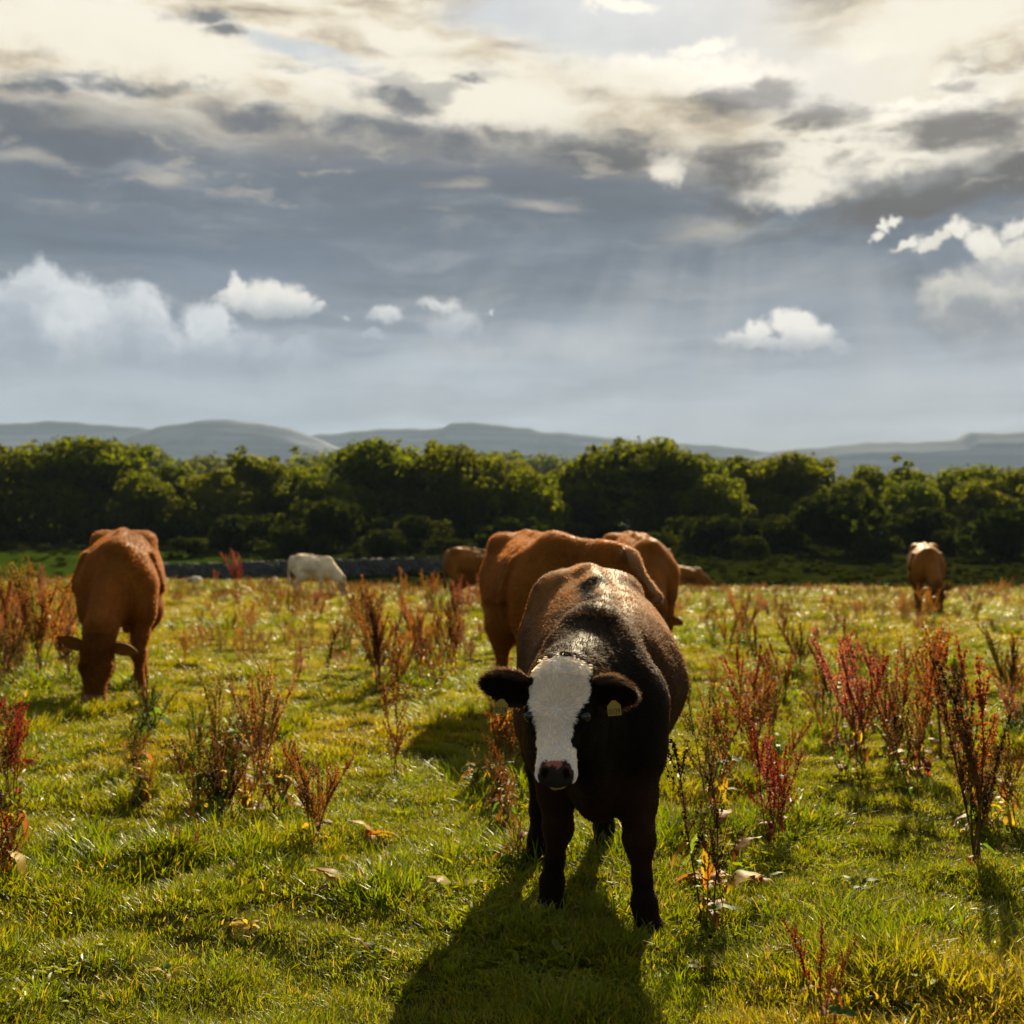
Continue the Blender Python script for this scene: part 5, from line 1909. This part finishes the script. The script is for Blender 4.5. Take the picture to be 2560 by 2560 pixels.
YL = ['yellow', 'orange', 'brown']
near = [
    # px, base, top, half, stems, hue, style, leaves, label
    (1935, 2110, 1800, 95, 6, ['red', 'red', 'pink'], 'open', (7, ['red', 'yellow', 'orange'], .12), 'red branching dock plant close to the right of the calf, with dark red stems'),
    (1885, 1895, 1600, 95, 7, ['rust', 'brown', 'pink'], 'open', (6, YL, .12), 'rusty brown dock plant directly behind the red branching one'),
    (2150, 1930, 1585, 70, 4, ['pink', 'pink', 'red'], 'bunch', (7, YL, .14), 'pink dock plant, leftmost and widest of the tall pink clump at the right'),
    (2225, 1900, 1590, 50, 3, ['pink', 'rust'], 'spire', (5, YL, .13), 'pink dock plant in the middle of the tall pink clump'),
    (2300, 1945, 1570, 48, 3, ['pink', 'rust'], 'bunch', (6, ['red', 'red', 'yellow'], .20, .25), 'tallest pink dock plant with big red leaves at its foot'),
    (2350, 1900, 1572, 24, 2, ['pink', 'rust'], 'spire', (4, ['brown', 'red'], .13), 'slim pink dock spire right of the tall pink clump'),
    (2410, 1895, 1585, 26, 2, ['pink', 'red'], 'spire', (4, ['brown', 'red'], .12), 'second slim pink dock spire beside the tall brown plant'),
    (2440, 2175, 1630, 62, 6, ['brown', 'dark', 'rust'], 'spire', (8, ['brown', 'yellow', 'green'], .15), 'tallest dark brown dock plant near the right picture edge'),
    (2520, 2060, 1800, 45, 3, ['brown', 'dark'], 'open', (8, ['yellow', 'brown'], .16), 'thin brown weed with yellow leaves at the right picture edge'),
    (1765, 2310, 1850, 60, 3, ['dark', 'dark', 'olive'], 'open', (7, ['brown', 'dkgreen', 'green', 'yellow'], .17, .5), 'dark seeded dock plant standing beside the forelegs of the calf at the right'),
    (1815, 2290, 2060, 30, 1, ['dark'], 'open', (5, ['orange', 'yellow', 'brown'], .22, .95), 'short dock stem with a large spotted orange leaf right of the calf'),
    (2065, 2575, 2300, 34, 4, ['rust', 'red', 'brown'], 'spire', (4, ['brown', 'dkgreen'], .10), 'dark red upright dock stalks at the bottom edge, right'),
    (1045 - 250, 2115, 1850, 55, 6, ['rust', 'rust', 'brown'], 'bunch', (6, ['yellow', 'red', 'brown'], .10, .25), 'rust brown feathery dock plant alone in the grass, left of the calf'),
    (985, 1965, 1690, 22, 2, ['brown', 'dark'], 'open', (4, ['dkgreen', 'brown'], .09), 'thin dark dock stem between the feathery plant and the calf'),
    (650, 1985, 1660, 46, 5, ['tan', 'rust', 'tan'], 'bunch', (8, ['red', 'brown', 'yellow'], .14, .3), 'tall tan brown dock plant with dense seed heads, left of the middle'),
    (560, 1950, 1665, 60, 5, ['green', 'olive', 'olive'], 'spire', (12, ['green', 'dkgreen', 'yellow'], .16), 'greenish dock plant growing left against the tall tan one'),
    (500, 2080, 1830, 60, 4, ['rust', 'olive', 'brown'], 'open', (12, ['brown', 'yellow', 'red', 'green'], .14), 'low untidy brown and yellow weed in front of the greenish dock plant'),
    (470, 2150, 2050, 50, 3, ['red', 'rust'], 'open', (5, ['red', 'red', 'brown'], .12), 'low dark red weed lying in the shadow at the lower left'),
    (455, 1690, 1600, 14, 1, ['rust'], 'bunch', None, 'short tilted rust brown stalk right of the big brown cow'),
    (380, 1850, 1680, 60, 5, ['green', 'green', 'dark'], 'spire', (13, ['dkgreen', 'green'], .16), 'dark green leafy weed right of the head of the big brown cow'),
    (30, 2010, 1730, 75, 6, ['red', 'red', 'rust'], 'open', (5, ['red', 'brown'], .12), 'dark red dock plant at the left picture edge'),
    (5, 2220, 1960, 40, 5, ['red', 'dark'], 'open', (8, ['yellow', 'yellow', 'brown'], .20, .8), 'dark stemmed weed with a yellow leaf cut by the left picture edge'),
    (20, 1690, 1450, 60, 7, ['pink', 'rust', 'pink'], 'bunch', (8, YL, .14), 'pink brown dock plant at the left edge, leftmost of the thicket by the big cow'),
    (95, 1700, 1400, 50, 7, ['rust', 'olive', 'orange'], 'bunch', (14, ['yellow', 'orange', 'green'], .14, .7), 'tall yellow brown dock plant in the middle of the thicket by the big cow'),
    (150, 1680, 1490, 45, 6, ['brown', 'orange', 'rust'], 'bunch', (12, ['yellow', 'orange', 'brown'], .13, .7), 'brown dock plant touching the big cow, rightmost of the thicket'),
    (50, 1560, 1400, 50, 6, ['orange', 'olive'], 'bunch', (9, ['yellow', 'green'], .13, .7), 'yellow green dock plant at the back of the left thicket'),
    (945, 1730, 1490, 62, 8, ['rust', 'brown', 'orange'], 'bunch', (14, ['yellow', 'orange', 'brown'], .13, .6), 'big orange brown dock bush, left half of the pair in the middle of the field'),
    (1050, 1700, 1480, 55, 7, ['rust', 'orange', 'brown'], 'bunch', (14, ['yellow', 'orange', 'brown', 'green'], .13, .6), 'orange brown dock bush, right half of the pair in the middle of the field'),
    (1130, 1690, 1530, 28, 3, ['brown', 'rust'], 'spire', (6, ['yellow', 'orange'], .10), 'slim dock stalks just right of the orange brown pair'),
    (1010, 1520, 1415, 14, 2, ['orange'], 'spire', (4, ['yellow', 'green'], .10), 'small upright orange dock far behind the orange brown pair'),
    (1080, 1530, 1430, 28, 5, ['orange', 'olive', 'rust'], 'bunch', (9, ['yellow', 'green'], .12, .7), 'yellow brown dock clump left of the half hidden brown cow'),
    (1170, 1545, 1440, 40, 6, ['pink', 'rust', 'pink'], 'bunch', (9, ['yellow', 'orange'], .12, .7), 'pinkish dock clump in front of the half hidden brown cow'),
    (590, 1480, 1375, 30, 5, ['pink', 'red', 'pink'], 'bunch', (4, ['yellow', 'brown'], .10), 'pink dock plant standing up against the stone wall'),
    (540, 1475, 1420, 14, 3, ['pink', 'red'], 'spire', (3, ['yellow'], .10), 'small pink dock just left of the pink one at the wall'),
    (690, 1560, 1490, 25, 4, ['green', 'olive'], 'bunch', (8, ['green', 'dkgreen'], .12, .7), 'greenish weed clump below the white cow'),
    (810, 1740, 1560, 10, 1, ['dark'], 'spire', (2, ['dkgreen'], .09), 'single thin dark stalk left of the orange brown pair'),
    (1262, 1960, 1700, 40, 5, ['brown', 'rust', 'olive'], 'open', (12, ['yellow', 'orange', 'brown', 'green'], .15, .75), 'brown stemmed dock with yellow leaves close behind the ear of the calf'),
    (1280, 2180, 2010, 40, 3, ['tan', 'brown'], 'open', (7, ['green', 'yellow', 'brown'], .13), 'small tan weed in the grass left of the forelegs of the calf'),
    (1250, 1830, 1720, 30, 4, ['olive', 'brown'], 'open', (7, ['dkgreen', 'yellow'], .10), 'small olive weed left behind the calf'),
    (1820, 1640, 1500, 24, 4, ['rust', 'brown'], 'spire', (6, ['yellow', 'orange'], .10), 'slender rust dock right of the back of the calf'),
    (2000, 1690, 1550, 45, 6, ['brown', 'olive', 'dark'], 'bunch', (10, ['dkgreen', 'brown', 'yellow'], .12, .7), 'bushy brown dock in mid field between the calf and the right cow'),
    (1790, 1760, 1640, 40, 4, ['rust', 'olive'], 'open', (8, ['yellow', 'green'], .12, .6), 'yellow brown weed tight on the right of the belly of the calf'),
    (2330, 1550, 1470, 40, 6, ['olive', 'orange'], 'bunch', (10, ['yellow', 'green'], .13, .8), 'yellow green weed hiding the feet of the right hand cow'),
    (2280, 1540, 1475, 30, 5, ['olive', 'orange', 'green'], 'bunch', (9, ['yellow', 'green'], .12, .8), 'yellow green weed left of the feet of the right hand cow'),
    (2545, 1860, 1740, 22, 3, ['green', 'dark'], 'open', (7, ['dkgreen'], .14, .6), 'dark green weed at the right picture edge'),
    (1960, 1590, 1500, 18, 3, ['rust', 'brown'], 'spire', (4, ['yellow'], .10), 'small rust dock up right of the bushy brown one'),
]
for row in near:
    weed(*row, group='dock plants scattered over the pasture')

# the crowded stands: many more of the same plants, each told by look and by its place in the stand
ORD = ['first', 'second', 'third', 'fourth', 'fifth', 'sixth', 'seventh', 'eighth', 'ninth', 'tenth', 'eleventh', 'twelfth', 'thirteenth', 'fourteenth']


def stand(n_, x0, x1, y0, y1, hpx, hues, styles, what, where, group):
    rows_ = []
    while len(rows_) < n_:
        px, py = random.uniform(x0, x1), random.uniform(y0, y1)
        x, y, z = gpoint(px, py)
        if not avoid(x, y):
            rows_.append((px, py, random.uniform(.55, 1.1)))
    for k_, (px, py, u) in enumerate(sorted(rows_)):
        h = u * hpx * (py - HOR) / (.5 * (y0 + y1) - HOR)
        hu = random.choice(hues)
        look = ('tall' if u > .92 else 'low' if u < .70 else 'mid sized') + ' ' + {'dark': 'dark brown', 'rust': 'rusty', 'olive': 'yellow green'}.get(hu, hu)
        weed(px, py, py - h, h * random.uniform(.16, .36), random.randint(2, 5), [hu, random.choice(hues), random.choice(hues), 'olive'], random.choice(styles),
             (random.randint(8, 14), ['yellow', 'green', 'brown', 'green', 'brown', 'dkgreen'], .14, .6), '%s %s, %s from left %s' % (look, what, ORD[k_], where), group)


def avoid(x, y):
    for cx, cy, rr_ in ((.3, 4.8, 1.05), (-3.45, 10.6, 1.35), (.3, 9.8, 1.4), (1.5, 14.4, 1.4)):
        if (x - cx) ** 2 + (y - cy) ** 2 < rr_ ** 2:
            return True
    return False



stand(11, 1760, 2080, 1640, 2060, 240, ['rust', 'brown', 'rust', 'olive'], ['open', 'bunch', 'spire'], 'dock', 'in the loose stand right beside the calf', 'docks right of the calf')
stand(13, 2080, 2560, 1720, 2080, 280, ['pink', 'brown', 'rust', 'brown', 'dark'], ['open', 'bunch', 'spire'], 'dock', 'among the crowd around the pink clump', 'docks around the pink clump')
stand(14, -40, 180, 1520, 1760, 200, ['rust', 'olive', 'orange', 'brown', 'pink'], ['bunch', 'open'], 'dock', 'in the thicket left of the big cow', 'docks in the left thicket')
stand(13, 330, 720, 1800, 2080, 220, ['green', 'olive', 'brown', 'rust', 'dark', 'green'], ['open', 'bunch'], 'weed', 'in the tangle right of the big cow', 'weeds in the left tangle')
stand(14, 860, 1150, 1600, 1750, 215, ['rust', 'orange', 'brown', 'olive'], ['bunch', 'open'], 'dock', 'among the dock bushes in mid field', 'docks in the middle')
stand(5, 1190, 1330, 1780, 2160, 200, ['brown', 'rust', 'olive'], ['open'], 'dock', 'close on the left of the calf', 'docks left of the calf')
stand(12, 1300, 2560, 1520, 1640, 110, ['rust', 'olive', 'brown', 'orange'], ['bunch', 'open'], 'dock', 'between the cattle and the pink clump', 'docks in the right mid field')

stand(9, 690, 880, 1492, 1535, 62, ['olive', 'orange', 'rust'], ['bunch', 'open'], 'weed', 'at the feet of the white cow', 'weeds below the white cow')

# leafy rosettes low in the turf
ros = [(190, 2330, .10, ['green', 'dkgreen'], 'green leaf rosette in the lower left turf, nearest the left edge'), (420, 2450, .08, ['green', 'yellow'], 'small yellow green leaf rosette close to the bottom edge at the left'), (930, 2390, .09, ['green', 'brown'], 'green and brown leaf rosette beside the shadow of the calf'),
       (2150, 2230, .10, ['dkgreen', 'green'], 'dark green leaf rosette in the open turf below the pink clump'), (2420, 2300, .09, ['green', 'yellow'], 'green leaf rosette above the small dark red tuft'), (770, 2180, .10, ['dkgreen', 'green', 'red'], 'dark leaf rosette just below the feathery rust dock'),
       (1330, 2440, .07, ['green', 'green'], 'small leaf rosette inside the shadow of the calf'), (1990, 2400, .08, ['brown', 'green'], 'small brownish leaf rosette left of the red stalks at the bottom'),
       (700, 2060, .13, ['dkgreen', 'green'], 'dark green leaf rosette below the tall tan dock'), (560, 2110, .14, ['green', 'yellow'], 'green and yellow leaf rosette in front of the left tangle'), (330, 1960, .15, ['dkgreen', 'green'], 'broad dark green leaf rosette below the big left cow'),
       (1010, 2020, .12, ['green', 'dkgreen'], 'green leaf rosette between the feathery dock and the calf'), (620, 2330, .09, ['green', 'yellow'], 'small green leaf rosette alone in the lower left turf'), (1760, 2440, .08, ['green', 'brown'], 'small green and brown leaf rosette in front of the hooves at the right'),
       (850, 2240, .16, ['yellow', 'green', 'brown'], 'yellowing leaf rosette left of the forelegs of the calf'), (930, 2110, .16, ['orange', 'brown', 'yellow'], 'brown and orange leaf rosette left behind the calf'),
       (1130, 2250, .15, ['green', 'yellow'], 'bright green leaf rosette near the front hoof of the calf'), (1900, 2220, .15, ['yellow', 'brown', 'green'], 'curled yellow leaf rosette right of the front hooves'),
       (2330, 2480, .10, ['green', 'green'], 'fresh green leaf rosette at the lower right'), (2290, 2560, .11, ['green', 'dkgreen'], 'green leaf rosette at the bottom edge, lower right'),
       (640, 1975, .13, ['red', 'brown'], 'red brown leaf rosette at the foot of the tall tan dock'), (2490, 2390, .07, ['red', 'red'], 'small dark red leaf tuft at the lower right'),
       (430, 1980, .14, ['dkgreen', 'green'], 'dark green leaf rosette in the shadow left of the middle'), (1150, 1700, .12, ['dkgreen', 'green'], 'dark green leaf rosette behind the orange brown docks'),
       (1780, 2230, .17, ['brown', 'orange'], 'hanging brown leaves under the dark seeded dock')]
for px, py, ln, hu, lab in ros:
    x, y, z = gpoint(px, py)
    o = bpy.data.objects.new('leaf_rosette', None)
    COL.objects.link(o)
    o.location = (x, y, z)
    tag(o, lab, 'weed', 'leaf rosettes in the turf')
    for i in range(8):
        l_ = ln * random.uniform(.6, 1.1)
        lf = link('leaf', LEAF[(i * 3) % 5], None, o, (random.gauss(0, .012), random.gauss(0, .012), .01), (random.gauss(0, .25), -random.uniform(.3, 1.2), i * .8 + random.gauss(0, .2)), (l_, l_, l_))
        lf.color = jit(LHUE[random.choice(hu)], .25)

# smaller docks of the middle distance: one mesh each
def small_dock_mesh(seed):
    r = random.Random(seed)
    V_, F_, mi = [], [], []
    for k in range(r.randint(4, 6)):
        a, b = r.choice(STALK[r.choice(('bunch', 'spire', 'open'))])
        M = Matrix.Translation((r.gauss(0, .05), r.gauss(0, .05), 0)) @ Matrix.Rotation(r.gauss(0, .22), 4, 'Y') @ Matrix.Rotation(r.gauss(0, .22), 4, 'X') @ Matrix.Rotation(r.uniform(0, 6.28), 4, 'Z') @ Matrix.Scale(r.uniform(.6, 1), 4)
        for me, ix in ((a, 0), (b, 1)):
            if ix == 1:
                fl = [p_ for p_ in me.polygons][::2]
            else:
                fl = list(me.polygons)
            o_ = len(V_)
            V_ += [tuple(M @ v_.co * (1.0)) for v_ in me.vertices]
            F_ += [[o_ + q for q in p_.vertices] for p_ in fl]
            mi += [ix] * len(fl)
    for k in range(14):
        me = r.choice(LEAF)
        M = Matrix.Translation((r.gauss(0, .06), r.gauss(0, .06), r.uniform(.03, .6))) @ Matrix.Rotation(r.uniform(0, 6.28), 4, 'Z') @ Matrix.Rotation(r.uniform(-.9, .4), 4, 'Y') @ Matrix.Scale(r.uniform(.12, .24), 4)
        o_ = len(V_)
        V_ += [tuple(M @ v_.co) for v_ in me.vertices]
        F_ += [[o_ + q for q in p_.vertices] for p_ in me.polygons]
        mi += [2] * len(me.polygons)
    me = mesh_np('small_dock', np.array(V_), F_)
    me.polygons.foreach_set('material_index', np.array(mi, dtype=np.int32))
    for m_ in (M_STEM, M_SEED, M_WLEAF): me.materials.append(m_)
    return me


def wleaf(n):
    oi = n.new('ShaderNodeObjectInfo')
    g = n.noise(n.new('ShaderNodeTexCoord').outputs['Object'], 9.0, 2.0)
    c = n.mix(n.smooth(g, .42, .58), (.33, .20, .022), (.10, .13, .014))
    return n.mix(.25, c, oi.outputs['Color'])


M_WLEAF = leafy('weed_leaf', wleaf, .48, .6, .05, (1.6, 1.4, .8))
SMALL = [small_dock_mesh(700 + i) for i in range(7)]


n_small, mids = 0, []
for it in range(5000):
    if n_small >= 170:
        break
    y = random.choice((random.uniform(8.5, 18), random.uniform(14, 30), random.uniform(20, 44)))
    t = random.uniform(-.48, .48)
    x = t * y
    dens = float(vnoise(np.array([[x, y * .8, 0]]), .22, 55, 3)[0])
    if dens < .47 + random.uniform(0, .12) or avoid(x, y) or (y < 13 and random.random() < .6):
        continue
    far = y > 22
    h = random.uniform(.28, .62) if not far else random.uniform(.35, .7)
    o = link('small_dock', SMALL[n_small % 7], None, None, (x, y, tz(x, y) - .01), (random.gauss(0, .08), random.gauss(0, .08), random.uniform(0, 6.28)), (h * 1.1, h * 1.1, h))
    o.color = jit(HUE[random.choice(('rust', 'orange', 'olive', 'brown', 'rust', 'pink', 'olive', 'orange'))], .3)
    if far:
        tag(o, 'small russet weed in the far band of the pasture near the crest', 'dock plant', 'small weeds in the far pasture')
    else:
        mids.append((CXY + FPX * x / y, y, o))
    n_small += 1

LM = [(60, 'behind the left thicket'), (300, 'around the big left cow'), (470, 'just right of the big left cow'), (640, 'below the pink dock at the wall'), (800, 'below the white cow'), (960, 'behind the orange brown docks'),
      (1120, 'below the half hidden cow'), (1700, 'right of the grazing pair'), (1850, 'up right of the calf'), (2000, 'behind the red branching docks'), (2150, 'behind the pink clump'), (2315, 'below the lone right cow'), (2480, 'near the right edge in mid field')]
byl = {}
for q in mids:
    byl.setdefault(min(range(len(LM)), key=lambda i_: abs(LM[i_][0] - q[0])), []).append(q)
for i_, lst in byl.items():
    for k_, (px, y, o) in enumerate(sorted(lst, key=lambda q: q[1])[:14]):
        tag(o, 'small russet weed %s, %s counted from the front' % (LM[i_][1], ORD[k_]), 'dock plant', 'small weeds in the middle pasture')
    for px, y, o in sorted(lst, key=lambda q: q[1])[14:]:
        bpy.data.objects.remove(o)

# the low russet growth of the far band that nobody could count
def inst_mat(name, k, trans):
    def cf(n):
        h_ = attr(n, 'hue', 'INSTANCER')
        g = n.noise(n.new('ShaderNodeTexCoord').outputs['Object'], 11.0, 3.0)
        return n.mix(1.0, n.mix(1.0, h_.outputs['Vector'], k, 'MULTIPLY'), n.m('MULTIPLY_ADD', g, 1.2, .4), 'MULTIPLY')
    return leafy(name, cf, trans, .7, .03, (1.6, 1.4, .9))


WM = [inst_mat('far_weed_stem', (.5, .5, .5), .1), inst_mat('far_weed_seed', (1, 1, 1), .4), inst_mat('far_weed_leaf', (.9, 1.25, .8), .48)]
wcol = bpy.data.collections.new('weed_sources')
for i in range(4):
    me = SMALL[i].copy()
    for j in range(3): me.materials[j] = WM[j]
    wcol.objects.link(bpy.data.objects.new('weed_%d' % i, me))
k = 5200
y = np.sqrt(rng.uniform(13.0 ** 2, 60.0 ** 2, k))
t = rng.uniform(-.56, .56, k)
x = t * y
crest = 46 + 14 * sstep(0.02, -0.22, t)
keep = (y < crest + 1) & (rng.uniform(0, 1, k) < .03 + .75 * sstep(.46, .66, noise2(x, y, .16, 57)) * sstep(12, 32, y) + .35 * sstep(24, 40, y))
x, y = x[keep], y[keep]
k = len(x)
wm = bpy.data.meshes.new('weed_points')
wm.vertices.add(k)
wm.vertices.foreach_set('co', np.stack([x, y, terrain(x, y) - .02], -1).astype(np.float32).ravel())
hs = rng.uniform(.16, .42, k)
hv = np.array([HUE[q] for q in ('rust', 'orange', 'olive', 'olive', 'brown', 'pink')])[rng.integers(0, 6, k)] * rng.uniform(.7, 1.2, (k, 1))
for nm, arr, typ, key in (('rot', np.stack([rng.normal(0, .1, k), rng.normal(0, .1, k), rng.uniform(0, 6.28, k)], -1), 'FLOAT_VECTOR', 'vector'),
                          ('scl', np.stack([hs * 1.3, hs * 1.3, hs], -1), 'FLOAT_VECTOR', 'vector'), ('hue', hv, 'FLOAT_VECTOR', 'vector'), ('pick', rng.integers(0, 4, k), 'INT', 'value')):
    at = wm.attributes.new(nm, typ, 'POINT')
    at.data.foreach_set(key, arr.astype(np.int32 if typ == 'INT' else np.float32).ravel())
weeds = link('weeds', wm)
tag(weeds, kind='stuff')
weeds.modifiers.new('scatter', 'NODES').node_group = scatter_group('weed_scatter', wcol)

# a pale stone low in the grass
m_ = plain('pale_stone', (.55, .48, .38), .9, .2)
pv, pf = [], []
for i in range(9):
    for j in range(14):
        th_, ph_ = math.pi * i / 8, 2 * math.pi * j / 14
        q = 1 + .12 * math.sin(3 * ph_ + i) * math.sin(th_)
        pv.append((.33 * q * math.sin(th_) * math.cos(ph_), .22 * q * math.sin(th_) * math.sin(ph_), .24 * q * math.cos(th_)))
for i in range(8):
    for j in range(14):
        pf.append([i * 14 + j, (i + 1) * 14 + j, (i + 1) * 14 + (j + 1) % 14, i * 14 + (j + 1) % 14])
x, y, z = gpoint(487, 1462)
o = link('boulder', mesh_np('boulder', np.array(pv), pf, True), m_, None, (x, y, z + .12))
tag(o, 'pale rounded boulder low in the far grass, right of the big brown cow', 'boulder')
